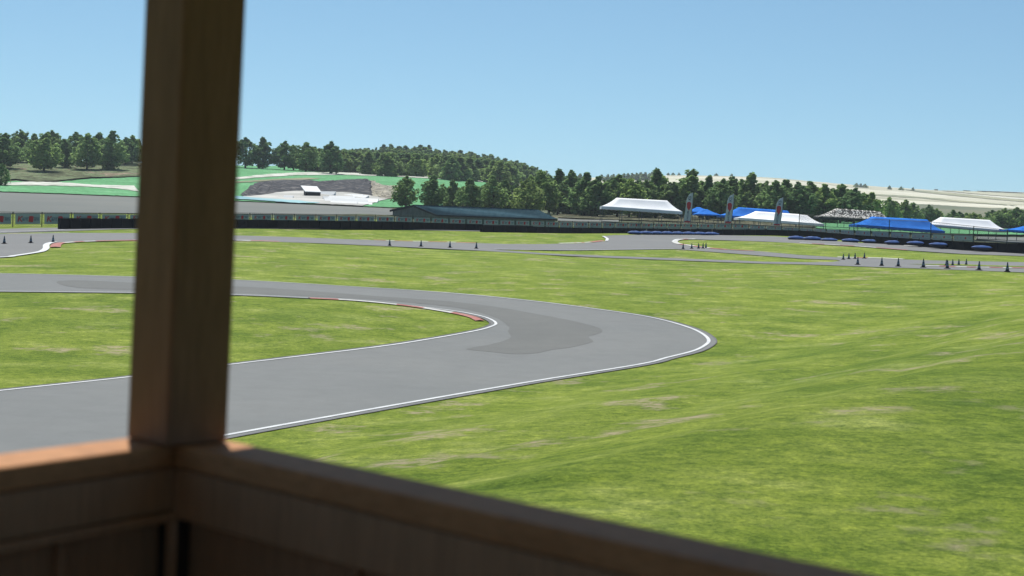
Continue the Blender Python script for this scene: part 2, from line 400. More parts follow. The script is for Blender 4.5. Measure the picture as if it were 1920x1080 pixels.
def two_tone(name, pts_px, stops, w0, side, cm, y0=12):
    """kerb: colour changes at given photo x positions"""
    mb = MB(); P = resample(pix(pts_px, y0, smooth=4, closed=False), 0.4); prev = None
    for i, p in enumerate(P):
        d = (P[min(i+1,len(P)-1)]-P[max(i-1,0)]); d.normalize(); nrm = Vector((-d.y, d.x))
        a, b = p+nrm*(side-w0/2), p+nrm*(side+w0/2)
        za, zb = T(a.x,a.y)+lift(a.x,a.y,1.8), T(b.x,b.y)+lift(b.x,b.y,1.8)
        cur = ((a.x,a.y,za), (p.x+nrm.x*side, p.y+nrm.y*side, (za+zb)/2+0.035), (b.x,b.y,zb))
        if prev:
            px_ = 960+F*p.x/p.y; mi = sum(px_ > s for s in stops) % 2
            mb.face([prev[0],prev[1],cur[1],cur[0]][::-1], mi); mb.face([prev[1],prev[2],cur[2],cur[1]][::-1], mi)
        prev = cur
    return tag(mb.build(name, cm), kind='structure')
def kerb_x(px): return px+0
two_tone('kerb', [(575,559.5),(640,562.5),(700,567),(757,573),(815,580),(868,588.5),(900,596),(914,603)], [645,757,815,866], 0.44, -0.36, [MT['kerb_red'], MT['kerb_white']])
patch = [(873,655.6),(915,648),(945,640),(958.5,633),(952,622),(955,615),(935,599),(895,586),(850,577),(770,568.5),(700,562.5),(560,555.5),(440,550.5),(245,545),(150,541),(112,534),(110,528),(160,527),(245,531),(440,538),(560,545),(700,556),(841,566),(930,576.6),(1001,589),(1060,600),(1100,609),(1125,617),(1128,624.5),(1104,632),(1108,637),(1112,642),(1090,648),(1068,653),(1035,657),(1008,663),(980,665),(955,664.5),(910,660)]
sheet('resurfaced_patch', pix(patch, smooth=2), MT['asphalt_dark'], 1.35, step=4)
# far roads: one big sheet with grass islands left out
far_top = [(-160,430),(0,428.5),(60,427),(130,427.2),(250,427.5),(450,427),(740,429.5),(905,432.5),(940,436),(900,434.5),(740,431),(440,428.6),(250,429.3),(130,433.8),(0,437),(-160,438)]
A_up = [(-200,431.5),(0,430),(60,428.2),(130,427.6),(250,427.3),(450,427.2),(740,429.2),(905,432.8),(950,434.8)]
A_dn = [(950,436.2),(905,434.6),(740,431.2),(440,428.8),(250,429.8),(130,433.8),(0,437.5),(-200,440)]
sheet('perimeter_road', pix(A_up+A_dn, 60), MT['asphalt_far'], 1.0, step=4)
B_up = [(-200,441),(0,439.5),(130,437.5),(250,437.8),(440,442.3),(600,447.3),(740,452.7),(890,456.7),(950,458.3),(1010,458.5),(1080,457.2),(1115,455.5),(1136,452.8),(1138,449),(1130,443.6),(1150,441.8),(1200,441.2),(1340,441.6),(1450,443.8),(1540,450.5),(1600,455.6),(1702,460.5),(1804,466.5),(1920,472.2),(2100,481)]
B_dn = [(2100,519),(1920,511.6),(1747,505),(1654,502),(1600,500),(1507,496.5),(1432,495),(1380,493.2),(1265,488.8),(1135,484),(1024,478.5),(900,470.8),(740,463),(600,457),(440,452),(250,451.5),(190,453),(120,455),(102,456),(92,458.5),(88,462),(88,467),(82,471.5),(71,475),(25,482),(0,484.5),(-200,492)]
isl1 = [(1266,454),(1270,451.5),(1280,450.2),(1302,449.6),(1380,452),(1432,453.8),(1540,459),(1600,462.3),(1702,470),(1804,477),(1920,481),(2090,486),(2090,498),(1920,492.5),(1742,489),(1696,487.2),(1640,484.8),(1570,483.3),(1497,478.7),(1414,471.3),(1367,469.3),(1324,465.2),(1293,461),(1274,458.3),(1267,456.2)]
isl2 = [(926,468.8),(1080,470.2),(1180,469),(1265,467.8),(1320,472),(1380,476.5),(1432,480.6),(1507,486),(1568,488),(1576,490),(1560,492),(1518,492.6),(1432,491.4),(1380,489.2),(1265,485),(1135,480.3),(1024,475.8)]
BL = pix(B_up+B_dn, 60); H1 = pix(isl1, 60); H2 = pix(isl2, 60)
sheet('far_track', BL, MT['asphalt_far'], 1.0, holes=[H1, H2], step=4)
wl = [MT['line'], MT['asphalt_far']]
# lines and kerbs of the far roads
ribbon('road_line', pix([(-200,491),(0,483.5),(25,481.2),(71,474.2),(82,470.6),(86.5,466.5),(86.5,461.5),(91,457.8),(102,455)], 60, 4, False), 0.55, MT['line'], 2.0)
two_tone('kerb', [(88,465),(90,460.5),(96,457.5),(110,456),(140,454.2),(190,452.6),(250,451.5)], [103,122,141,172], 0.9, -0.7, [MT['kerb_red'], MT['kerb_white']], 60)
ribbon('road_line', pix([(1137,453),(1138.5,449),(1131,444.2)], 60, 4, False), 0.4, MT['line'], 2.0)
two_tone('kerb', [(1052,458),(1080,457.2),(1115,455.5),(1136,452.8)], [1078,1082,1092,1097,1110], 0.8, 0.5, [MT['kerb_white'], MT['kerb_red']], 60)
two_tone('kerb', [(700,451.3),(740,452.8),(840,455.3),(893,457)], [722,739,776,801,837,857,892], 0.7, 0.1, [MT['kerb_red'], MT['kerb_white']], 60)
two_tone('kerb', [(440,452),(470,452.4),(520,454)], [471], 0.8, -0.1, [MT['kerb_white'], MT['kerb_red']], 60)
two_tone('kerb', [(1302,449.6),(1274,450.6),(1265,454),(1272,458),(1293,461.3),(1324,465.6),(1367,469.6)], [1274,1284,1300,1316,1330], 0.8, 0, [MT['kerb_white'], MT['kerb_red']], 60)
ribbon('road_line', pix([(1262.5,455),(1265,451.5),(1275,449.6),(1305,449)], 60, 4, False), 0.3, MT['line'], 2.2)
two_tone('kerb', [(1570,483.3),(1600,484.2),(1640,484.8),(1661,485.6),(1696,487.6)], [1603,1624], 0.9, 0.1, [MT['kerb_white'], MT['kerb_red']], 60)
two_tone('kerb', [(1500,456.8),(1540,459.2),(1600,462.6),(1702,470.2)], [1520,1542,1575,1600,1640], 0.5, 0, [MT['kerb_white'], MT['kerb_red']], 60)
two_tone('kerb', [(1700,459.5),(1702,461.5),(1790,467.2),(1850,470.8)][1:], [1736,1762,1788,1812,1844], 0.7, -0.6, [MT['kerb_white'], MT['kerb_red']], 60)
two_tone('kerb', [(1736,500),(1770,500.6),(1800,502),(1850,502.8),(1920,504)], [1763,1794,1813,1829,1855,1877,1900], 1.0, 0, [MT['kerb_white'], MT['kerb_red']], 60)
two_tone('kerb', [(1414,471.8),(1380,470.2),(1340,467.4)][::-1], [1350,1366], 0.6, 0.1, [MT['kerb_red'], MT['kerb_white']], 60)
def farline(pts, w0=0.35): ribbon('road_line', pix(pts, 60, 1, False), w0, MT['line'], 2.0)
farline([(-200,440.6),(0,438.9),(130,436.9)], 0.3)
farline([(0,436),(60,434.6),(120,432.4)], 0.3)
farline([(250,451.2),(440,451.4)], 0.25); farline([(926,468.6),(1080,470.2),(1180,469),(1265,467.9)], 0.2)
# thin grass sliver on the right-hand tarmac
sheet('grass_strip', pix([(1700,496.5),(1790,496.2),(1850,498.5),(1925,500.5),(1925,502.3),(1850,500.6),(1780,498.4)], 60), MT['grass'], 1.6, step=4)
# ------------------------------------------------------------------ background land
MT['apron'] = mat('apron_tarmac', (0.135,0.145,0.135), 0.95, (0.165,0.172,0.155), 0.02, 6)
g = NG('field_turf'); 
gc = g.ramp(g.noise(0.09, 8, rough=0.8, dist=.5), [(0.33, (0.085,0.25,0.105)), (0.5, (0.115,0.325,0.14)), (0.62, (0.15,0.38,0.18)), (0.74, (0.28,0.45,0.27))])
MT['turf'] = g.out(g.mix(1.0, gc, g.ramp(g.noise(0.9, 5, rough=0.8), [(0.38, 0.65), (0.62, 1.3)]), 'MULTIPLY'), 0.95, 0.1)
MT['chalk'] = mat('pale_gravel', (0.38,0.41,0.33), 0.95, (0.62,0.62,0.56), 0.25, 8)
MT['pit'] = mat('quarry_floor', (0.36,0.36,0.335), 0.95, (0.56,0.55,0.51), 0.06, 8, lo=0.42, hi=0.62)
MT['rock'] = mat('dark_rock', (0.022,0.023,0.030), 0.95, (0.20,0.19,0.18), 0.5, 8, lo=0.50, hi=0.74, bump=0.6, bscale=.7)
MT['scree'] = mat('scree', (0.12,0.11,0.085), 0.95, (0.42,0.39,0.31), 0.5, 8, lo=0.38, hi=0.62)
MT['pond'] = mat('teal_water', (0.06,0.24,0.30), 0.6, (0.20,0.42,0.45), 0.05, 4)
MT['straw'] = None
g = NG('straw_hill')
band = g.ramp(g.noise(0.0022, 6, rough=0.55, stretch=(1,3.2,1), dist=0.6), [(0.30, (0.25,0.26,0.17)), (0.38, (0.42,0.41,0.30)), (0.48, (0.56,0.54,0.41)), (0.60, (0.64,0.62,0.50)), (0.74, (0.44,0.43,0.32))])
MT['straw'] = g.out(g.mix(0.7, band, g.ramp(g.noise(0.03, 6, rough=0.7), [(0.35, 0.85), (0.65, 1.12)]), 'MULTIPLY'), 0.95, 0.1)
MT['pale_olive'] = mat('pale_olive_field', (0.33,0.335,0.22), 0.95, (0.46,0.45,0.32), 0.01, 6)
MT['olive'] = mat('olive_field', (0.20,0.22,0.125), 0.95, (0.34,0.33,0.20), 0.01, 6)
sheet('tarmac_apron', pix([(-300,362),(0,362),(120,366),(250,371),(450,379.5),(600,386),(735,392),(738,404.8),(600,404),(450,402),(250,401.5),(120,401),(0,401),(-300,401)], 190), MT['apron'], 1.4, step=4)
sheet('tarmac_apron', pix([(1046,410.5),(1090,413),(1160,413.8),(1160,418.5),(1090,417.5),(1046,416)], 190), MT['apron'], 1.4, step=4)
sheet('green_field', pix([(-300,346),(0,344),(30,340.5),(70,346),(110,342.5),(170,337),(250,334),(350,326),(440,312),(560,313),(700,321),(800,328),(870,337),(930,347),(930,372),(880,384),(735,390.5),(600,384.5),(450,378),(250,369.5),(120,364.5),(0,360.5),(-300,361)], 225), MT['turf'], 2.0, step=4)
sheet('gravel_track', pix([(-300,346),(0,346),(50,343),(110,344),(180,349),(250,350.5),(260,361),(225,356.5),(170,352.5),(110,350.5),(0,349.5),(-300,349.5)], 230), MT['chalk'], 3.0, step=4)
sheet('gravel_track', pix([(440,335),(500,329),(560,325.5),(640,325.5),(740,329.5),(820,333.5),(905,339),(905,343.5),(820,337.5),(740,333),(640,330),(560,330.5),(500,334),(440,339)], 230), MT['chalk'], 3.0, step=3)
sheet('gravel_track', pix([(440,342.5),(520,337.5),(575,335.5),(600,337),(560,340),(500,342),(440,345.5)], 230), MT['olive'], 3.0, step=3)
sheet('quarry_floor', pix([(455,371),(480,362),(530,355),(600,350),(660,355),(700,362),(742,372),(715,378),(680,388.3),(600,384.5),(520,379.5),(445,374.5)], 230), MT['pit'], 3.2, step=3)
sheet('quarry_pond', pix([(440,370.5),(470,373),(520,376.5),(560,379),(602,383.3),(560,384),(520,381),(470,377.5),(440,376)], 230), MT['pond'], 4.0, step=3)
def bank(name, top, bot, h, m, y0=230):
    """raised rubble bank: ribbon with a crest between two outlines"""
    P = pix(top, y0, 4, False); Q = pix(bot, y0, 4, False); n = min(len(P), len(Q)); mb = MB(); rows = 7; V = []
    for i in range(n):
        for r in range(rows):
            t = r/(rows-1); p = Q[i].lerp(P[i], t); e = min(i, n-1-i)/3
            z = T(p.x, p.y) + lift(p.x, p.y, 3.6) + h*math.sin(math.pi*min(t*0.75+0.0, 1))*min(1, e)*(0.85+0.3*random.random())*(t > 0) + random.uniform(-.28,.28)*(0 < t < 1)
            V.append((p.x+random.uniform(-.5,.5), p.y+random.uniform(-.5,.5), z))
    fs = [(i*rows+r, (i+1)*rows+r, (i+1)*rows+r+1, i*rows+r+1) for i in range(n-1) for r in range(rows-1)]
    mb.raw(V, fs); o = mb.build(name, m); tag(o, kind='structure'); return o
bank('rock_bank', [(452,368),(480,351),(520,344),(570,344),(600,346.5),(640,344),(680,342),(697,342)], [(458,370.5),(490,368),(530,362),(570,360),(600,361.5),(640,362.5),(675,366),(700,370)], 0.8, MT['rock'])
bank('scree_bank', [(694,341.5),(705,347),(722,354),(745,354),(765,352)], [(698,370.5),(710,372),(725,375),(745,374),(765,370)], 0.7, MT['scree'])
# straw-coloured far hill and field strips
sheet('straw_hill', pix([(1075,338),(1120,336),(1200,332),(1280,331),(1350,331.5),(1430,335),(1600,350),(1750,360),(1920,366),(2200,378),(2200,412),(1920,409),(1760,400),(1600,392),(1400,384),(1200,376),(1075,368)], 700), MT['straw'], 4.0, step=4, rstep=1)
for pts, mm in (([(1590,366.5),(1660,369),(1730,373.5),(1800,380),(1920,391),(1800,383),(1730,376),(1650,371.5)], 'olive'),
                ([(1690,359),(1760,364.5),(1830,370.5),(1920,379),(2100,389),(2100,392),(1920,383),(1820,374),(1740,366)], 'olive'),
                ([(1760,361),(1800,362),(1920,367),(2100,376),(2100,384),(1920,374.5),(1840,368.5)], 'pale_olive'),
                ([(1745,358.6),(1850,361.2),(1920,363.9),(2000,367),(2000,368.2),(1920,365.4),(1850,362.6)], 'chalk'),
                ([(1760,362.2),(1860,372.8),(1960,380.5),(1960,381.8),(1860,374)], 'chalk')):
    sheet('field_strip', pix(pts, 700), MT[mm], 5.0, step=4)
MT['scrub'] = mat('field_dull', (0.10,0.125,0.065), 0.95, (0.17,0.17,0.10), 0.02, 6)
sheet('scrub_field', pix([(1690,385),(1760,388),(1840,393),(1920,396),(2200,405),(2200,424),(1920,418),(1760,414),(1690,412)], 300), MT['scrub'], 4.4, step=4)
sheet('green_paddock', pix([(1530,412),(1600,404),(1680,404),(1760,409),(1920,418),(2100,428),(2100,452),(1920,444),(1880,444),(1780,442),(1600,437),(1530,433)], 233), MT['turf'], 4.8, step=4)
sheet('gravel_lane', pix([(1868,417),(1920,420),(1990,424),(1990,428),(1920,424.5),(1885,422)], 233), MT['chalk'], 5.6, step=2)
sheet('tarmac_apron', pix([(1830,446),(1920,448),(2050,452),(2050,462),(1920,458),(1830,451)], 206), MT['apron'], 3.0, step=3)
g = NG('leaf_litter')
sc_ = g.ramp(g.noise(0.35, 8, rough=0.8, stretch=(1,.5,1)), [(0.42, (0.035,0.045,0.025)), (0.52, (0.085,0.085,0.05)), (0.60, (0.22,0.20,0.13)), (0.68, (0.48,0.43,0.30))])
MT['litter'] = g.out(sc_, 0.95, 0.05)
g = NG('scrub_slope')
sc_ = g.ramp(g.noise(0.10, 9, rough=0.78, stretch=(1,.6,1), dist=.8), [(0.40, (0.050,0.062,0.032)), (0.48, (0.12,0.13,0.07)), (0.53, (0.17,0.24,0.12)), (0.58, (0.15,0.115,0.085)), (0.66, (0.36,0.31,0.21))])
MT['slope'] = g.out(g.mix(1.0, sc_, g.ramp(g.noise(1.1, 8, rough=.8), [(.4, .55), (.6, 1.35)]), 'MULTIPLY'), 0.95, 0.05)
sheet('leaf_litter', pix([(1046,402),(1130,404),(1280,407),(1400,411),(1500,414),(1545,418),(1545,428),(1450,425),(1380,422),(1280,417.5),(1130,413),(1046,409.5)], 262), MT['litter'], 2.6, step=3)
sheet('scrub_slope', pix([(-200,312),(0,311),(130,308),(260,305),(262,333),(170,335),(110,341),(70,344),(30,338),(0,341),(-200,343)], 300), MT['slope'], 3.6, step=3)
# ------------------------------------------------------------------ trees
MT['bark'] = mat('bark', (0.06,0.045,0.032), 0.9, (0.12,0.095,0.07), 3)
def mat_leaf(name, c1, c2):
    g = NG(name); oi = g.n.nodes.new('ShaderNodeObjectInfo').outputs['Random']
    a = g.ramp(g.noise(0.75, 5, rough=0.75), [(0.36, tuple(x*.75 for x in c1)), (0.5, c1), (0.62, c2)])
    v = g.ramp(oi, [(0.0, (0.80,0.86,0.9)), (0.5, (1,1,1)), (1.0, (1.3,1.2,1.0))])
    c = g.mix(1.0, a, v, 'MULTIPLY'); g.out(c, 0.9, 0.04)
    tr = g.n.nodes.new('ShaderNodeBsdfTranslucent'); g.n.links.new(c, tr.inputs[0])
    mx = g.n.nodes.new('ShaderNodeMixShader'); mx.inputs[0].default_value = 0.55
    g.n.links.new(g.p.outputs[0], mx.inputs[1]); g.n.links.new(tr.outputs[0], mx.inputs[2])
    g.n.links.new(mx.outputs[0], g.n.nodes['Material Output'].inputs[0]); return g.m
MT['leaf_a'] = mat_leaf('leaf_mid', (0.24,0.37,0.135), (0.36,0.49,0.19))
MT['leaf_b'] = mat_leaf('leaf_dark', (0.175,0.29,0.118), (0.28,0.41,0.165))
MT['leaf_c'] = mat_leaf('leaf_light', (0.22,0.33,0.125), (0.34,0.45,0.18))
def crown_mesh(seed, shape, m, H=10.0, wr=0.27, low=0.16, nclump=34, nleaf=62, ls=0.30):
    r = random.Random(seed); mb = MB()
    def env(t):      # crown radius over height fraction 0..1
        if shape == 'round': return (math.sin(math.pi*min(1, t*0.95+0.05))**0.7)*(1.1-0.6*t)
        if shape == 'cone': return (1-t)**0.75*min(1, t*5+0.35)
        if shape == 'tall': return min(1, t*4+0.3)*(1-t)**0.5*0.85
    cl = []
    for i in range(nclump):
        t = (i+0.5)/nclump; t = t**0.9; a = r.uniform(0, 6.28318); e = env(t)*wr*H
        rad = e*math.sqrt(r.uniform(0.03, 0.8)); z = H*(low+(1-low)*t*0.93)
        cl.append((Vector((rad*math.cos(a), rad*math.sin(a), z)), max(0.34, e*r.uniform(0.22, 0.48))))
    for i in range(int(nclump*0.45)):      # small sprigs that break up the outline
        t = r.uniform(0.1, 1.0); a = r.uniform(0, 6.28318); e = env(min(t,.97))*wr*H*r.uniform(0.85, 1.22)
        cl.append((Vector((e*math.cos(a), e*math.sin(a), H*(low+(1-low)*t))), r.uniform(0.22, 0.42)*H/10))
    for k in range(3): cl.append((Vector((r.uniform(-.25,.25), r.uniform(-.25,.25), H*(0.93+0.03*k))), 0.36-0.08*k))
    for ci, (c, cr) in enumerate(cl):
        for k in range(nleaf if ci < nclump else nleaf//3):
            d = Vector((r.gauss(0,1), r.gauss(0,1), r.gauss(0,1))).normalized(); d.z *= 1.35
            p = c + d*cr*r.uniform(0.55, 1.12)
            n = (d + Vector((r.gauss(0,.45), r.gauss(0,.45), r.gauss(0,.45)+0.25))).normalized()
            u = n.cross(Vector((r.gauss(0,1), r.gauss(0,1), r.gauss(0,1)))).normalized(); v = n.cross(u)
            s = ls*r.uniform(0.6, 1.35)
            mb.face([p-u*s-v*s*.5, p+u*s*.2-v*s*.9, p+u*s+v*s*.4, p-u*s*.1+v*s*.9])
    return mb.mesh('crown', m), cl
def trunk_mesh(seed, cl, H=10.0):
    r = random.Random(seed+50); mb = MB(); top = H*0.8
    pts = [Vector((r.uniform(-.06,.06)*k, r.uniform(-.06,.06)*k, top*k/6-(0.4 if k == 0 else 0))) for k in range(7)]
    mb.tube(pts, [0.26,0.2,0.17,0.14,0.1,0.07,0.03], 7)
    for c, cr in r.sample(cl, min(9, len(cl))):
        k = max(1, min(5, int(c.z/top*6)-1)); a = pts[k]; m_ = a.lerp(c, 0.5)+Vector((0,0,-0.15))
        mb.tube([a, m_, c], [0.08, 0.05, 0.02], 5)
    return mb.mesh('trunk', MT['bark'])
KINDS = []
for i, (shape, lm, wr, low) in enumerate([('round','leaf_a',.31,.13),('round','leaf_b',.33,.16),('cone','leaf_a',.33,.08),('tall','leaf_c',.26,.05),('round','leaf_c',.34,.05),('cone','leaf_b',.30,.10),('tall','leaf_b',.30,.1),('round','leaf_a',.28,.06)]):
    cm, cl = crown_mesh(i*11+3, shape, MT[lm], wr=wr*1.22, low=low, nclump=66, nleaf=52, ls=0.25); KINDS.append((cm, trunk_mesh(i, cl), shape, lm))
FARK = []
for i, (shape, lm) in enumerate([('round','leaf_a'),('cone','leaf_b'),('round','leaf_c'),('tall','leaf_a'),('cone','leaf_c'),('round','leaf_b'),('tall','leaf_c')]):
    cm, cl = crown_mesh(i*7+91, shape, MT[lm], wr=.42, low=.0, nclump=40, nleaf=42, ls=0.42)
    tm_ = MB(); tm_.tube([(0,0,-.4),(0,0,4),(0,0,7.5)], [.24,.15,.05], 5); tt = tm_.mesh('t', MT['bark'])
    bm = bmesh.new(); bm.from_mesh(cm); nf = len(bm.faces); bm.from_mesh(tt)
    bm.faces.ensure_lookup_table()
    for f in bm.faces[nf:]: f.material_index = 1
    mm = bpy.data.meshes.new('tree'); bm.to_mesh(mm); bm.free(); mm.materials.append(MT[lm]); mm.materials.append(MT['bark']); FARK.append(mm)
def place_tree(name, px, top, Y, kind, label, group, wide=1.0, parts=True, hmin=2.5):
    d = ray(px, top); X = d.x/d.y*Y; zt = at(px, top, Y).z; zb = T(X, Y); h = max(hmin, zt-zb)
    if parts:
        root = empty(name, (X, Y, zb), random.uniform(0, 6.28))
        for mdat, nm in ((KINDS[kind][1], 'trunk'), (KINDS[kind][0], 'crown')):
            o = bpy.data.objects.new(nm, mdat); C.objects.link(o); o.parent = root
    else:
        root = bpy.data.objects.new(name, FARK[kind]); C.objects.link(root); root.location = (X, Y, zb); root.rotation_euler = (0,0,random.uniform(0,6.28))
    s = h/10; root.scale = (s*wide, s*wide, s); tag(root, label, 'tree', group)
    return root
ORD = ['first','second','third','fourth','fifth','sixth','seventh','eighth','ninth','tenth','eleventh','twelfth','thirteenth','fourteenth','fifteenth','sixteenth','seventeenth','eighteenth','nineteenth','twentieth','twenty-first','twenty-second','twenty-third','twenty-fourth','twenty-fifth','twenty-sixth','twenty-seventh','twenty-eighth','twenty-ninth','thirtieth','thirty-first','thirty-second','thirty-third','thirty-fourth']
LOOK = {'leaf_a':'mid-green','leaf_b':'dark green','leaf_c':'pale green'}; SHP = {'round':'rounded','cone':'pointed','tall':'tall narrow'}
def look(k): return LOOK[KINDS[k][3]]+' '+SHP[KINDS[k][2]]
# row behind the shed and the tents
front = [(762,330,335,1,1.0),(812,329,345,0,1.05),(850,338,350,3,1.0),(882,337,342,7,1.25),(925,331,350,7,1.2),(948,338,356,3,1.1),(990,334,348,4,1.1),(1015,320,362,0,1.1),(1050,318,370,5,1.1),(1073,320,365,3,1.1),(1099,325,352,7,1.2),(1122,332,345,6,1.2),(1160,328,350,1,1.1),(1183,335,345,0,1.1),(1213,338,350,4,1.2),(1233,317,356,5,1.05),(1262,342,348,3,1.3),(1297,318,352,0,1.0),(1330,330,350,5,1.0),(1356,336,345,1,1.0),(1373,332,355,3,1.0),(1409,325,352,5,1.15),(1436,340,350,4,1.2),(1456,339,345,0,1.1),(1475,339,350,7,1.2),(1496,342,345,1,1.1),(1522,342,352,6,1.2),(1548,347,350,7,1.2),(1578,346,356,0,1.15),(1604,353,350,1,1.25),(1634,362,352,7,1.2)]
for i, (px, top, Y, k, wd) in enumerate(front):
    place_tree('tree', px, top, Y, k, f'{look(k)} tree, {ORD[i]} from left in front row behind shed and tents', 'trees in the row behind the shed and tents', wd*1.25)
back = [(835,350,372,1),(868,350,376,0),(905,348,378,5),(968,345,380,1),(1032,330,384,6),(1085,335,380,0),(1135,338,376,4),(1147,334,384,1),(1198,338,372,5),(1247,340,374,1),(1280,338,378,6),(1315,340,372,0),(1343,342,374,7),(1390,340,378,1),(1423,345,376,7),(1510,350,374,5),(1535,352,378,0),(1563,354,374,1),(1591,356,378,6),(1619,362,374,5)]
for i, (px, top, Y, k) in enumerate(back):
    place_tree('tree', px, top, Y, k, f'{look(k)} tree, {ORD[i]} from left in back row above the tents', 'trees in the back row above the tents', 1.6)
# left hillside
left = [(-15,252,470,1),(8,250,455,0),(40,243,500,4),(66,252,490,7),(84,250,450,0),(98,245,505,4),(122,262,470,6),(142,248,510,1),(165,250,465,0),(186,249,505,5),(211,247,470,7),(236,258,500,1),(249,254,510,0)]
for i, (px, top, Y, k) in enumerate(left):
    place_tree('tree', px, top, Y, k, f'{look(k)} tree, {ORD[i]} from left on brown slope beside wooden post', 'trees on the brown slope left of the post', 1.55 if i % 2 else 1.35)
place_tree('tree', 4, 306, 362, 4, 'small pale tree at the left edge below the hillside row, beside the gravel track', None, 1.0)
for i, (px, top, Y, k) in enumerate([(25,262,560,2),(112,262,570,5),(150,262,560,0),(200,262,570,1),(225,266,565,5),(75,262,570,6),(260,262,540,5)]):
    place_tree('tree', px, top, Y, k, f'{look(k)} tree in rear row of left brown hillside, {ORD[i]} there', 'trees behind the left hillside row', 1.5, hmin=6)
mid = [(462,258,525,1),(494,258,528,5),(535,265,530,1),(552,272,545,0),(575,267,530,0),(590,276,550,7),(622,266,520,6),(606,290,545,4)]
for i, (px, top, Y, k) in enumerate(mid):
    place_tree('tree', px, top, Y, k, f'{look(k)} tree on green hilltop, {ORD[i]} going right from the wooden post', 'trees on the hilltop right of the post', 1.45)
# wooded hill
cr_px = [580, 640, 700, 760, 820, 870, 930, 985, 1010]; cr_y = [285, 283, 277, 271, 276, 286, 294, 306, 322]
rows = [(560, 0.05), (600, 0.2), (650, 0.36), (710, 0.52), (780, 0.68), (850, 0.84), (920, 1.0)]
nf_ = 0; rowc = {}; FLOOK = ['mid-green rounded','dark pointed','pale rounded','mid-green narrow','pale pointed','dark rounded','pale narrow']
ORD += [a+b for a in ('thirty-','forty-','fifty-') for b in ('fifth','sixth','seventh','eighth','ninth')] + ['last']*20
for ri, (Y, t) in enumerate(rows):
    px = 585 + random.uniform(0, 14)
    while px < 1012 - (0 if t > .4 else 60):
        top_c = np.interp(px, cr_px, cr_y); low = np.interp(px, [585, 700, 850, 930, 1000], [298, 308, 316, 322, 326])
        top = low + (top_c-low)*t + random.uniform(-5, 5)*(1 if t < 1 else 0.8)
        fk = random.randrange(7); ro_ = ['lowest row','second lowest row','third row up','middle row','third row from top','row below skyline','skyline row'][ri]; kk_ = rowc.get(ri, 0); rowc[ri] = kk_+1
        place_tree('forest_tree', px, top, Y+random.uniform(-26, 26), fk, f'{FLOOK[fk]} tree in {ro_} of the distant hill wood, {ORD[kk_]} from left', 'trees of the wood on the distant hill', random.uniform(1.25, 2.1), parts=False, hmin=8)
        px += random.uniform(11, 19)*(1 if t < .7 else 0.9); nf_ += 1
# hedges and far trees on the right
hedge = [(1668,370,420,0),(1682,378,430,1),(1698,375,430,3),(1712,380,436,0),(1742,384,440,1),(1757,391,440,0),(1728,392,445,3)]
for i, (px, top, Y, k) in enumerate(hedge):
    place_tree('tree', px, top, Y, k, f'{look(k)} small tree behind right-hand tents, {ORD[i]} past speckled canopy', 'small trees above the right-hand tents', 1.4)
for i, (px, top) in enumerate([(1788,394),(1800,397),(1812,399),(1826,398),(1838,402),(1862,394),(1872,399),(1884,390),(1894,395),(1906,389),(1916,396),(1928,391)]):
    place_tree('tree', px, top, 440+7*(i % 3), [7,1,0,4][i % 4], f'{look([7,1,0,4][i%4])} bushy tree in far right hedgerow, {ORD[i]} from left', 'trees of the far right hedgerow', 1.9, hmin=3)
for i in range(26):
    px = [1000,1012,1024,1088,1128,1140,1150,1160,1170,1178,1186,1194,1202,1210,1222,1253,1262,1273,1343,1372,1606,1614,1622,1668,1690,1712][i]
    Y = 1500 if px < 1240 else 1780
    place_tree('forest_tree', px, np.interp(px, [1000,1120,1230,1260,1380,1600,1720], [318,328,322,326,328,343,352]), Y, i % 4, f'tiny dark tree on the skyline of the straw-coloured hill, {ORD[i]} from left', 'tiny trees on the straw hill skyline', 1.5, parts=False, hmin=5)
# ------------------------------------------------------------------ cones
MT['cone'] = mat('cone_rubber', (0.018,0.022,0.032), 0.6); MT['cone_band'] = mat('cone_band', (0.11,0.16,0.21), 0.5); MT['cone_base'] = mat('cone_foot', (0.05,0.03,0.03), 0.8)
def make_cone():
    root = empty('traffic_cone')
    b = MB(); b.box((0,0,0.018), (0.42,0.42,0.036)); b.box((0,0,0.045), (0.33,0.33,0.02)); bo = b.build('base', MT['cone_base'], root, local=True); bevel(bo, 0.008)
    c = MB(); prof = lambda z: 0.135*(1-z/0.75)+0.026
    c.lathe([(prof(z)*(1.0), z) for z in (0.05,0.2,0.32,0.44,0.56,0.68,0.745)]+[(0.018,0.75),(0.0,0.748)], 16); c.build('body', MT['cone'], root, True, True)
    for z0, z1 in ((0.19,0.36),(0.43,0.57)):
        s_ = MB(); s_.lathe([(prof(z0)+0.003,z0),(prof(z1)+0.003,z1)], 16); s_.build('reflective_band', MT['cone_band'], root, True, True)
    return root
cone0 = make_cone(); first_cone = True
def cone(px, py, hpx, label, group):
    global first_cone
    p = G(px, py, 60); c = cone0 if first_cone else copy_thing(cone0); first_cone = False
    c.location = (p.x, p.y, p.z+lift(p.x, p.y, 1.1)); s = hpx*p.y/F/0.75; c.scale = (s,)*3; c.rotation_euler = (0,0,random.uniform(0,1.5))
    tag(c, label, 'traffic cone', group)
for i, (a, b, h) in enumerate([(7.9,458,14.8),(57.7,456.6,14.3),(99.5,455.5,14.3)]):
    cone(a, b, h, ['dark traffic cone at the far left edge of the photo on the far tarmac','dark traffic cone in the middle of the three left of the wooden post','dark traffic cone just beyond the tip of the red and white kerb at left'][i], 'cones on the left junction')
for i, (a, b) in enumerate([(730.5,461.6),(789.3,463.2),(843.5,465.2),(893,467)]):
    cone(a, b, 12.4, f'dark traffic cone on middle road in front of shed, {ORD[i]} from left', 'cones on the middle road')
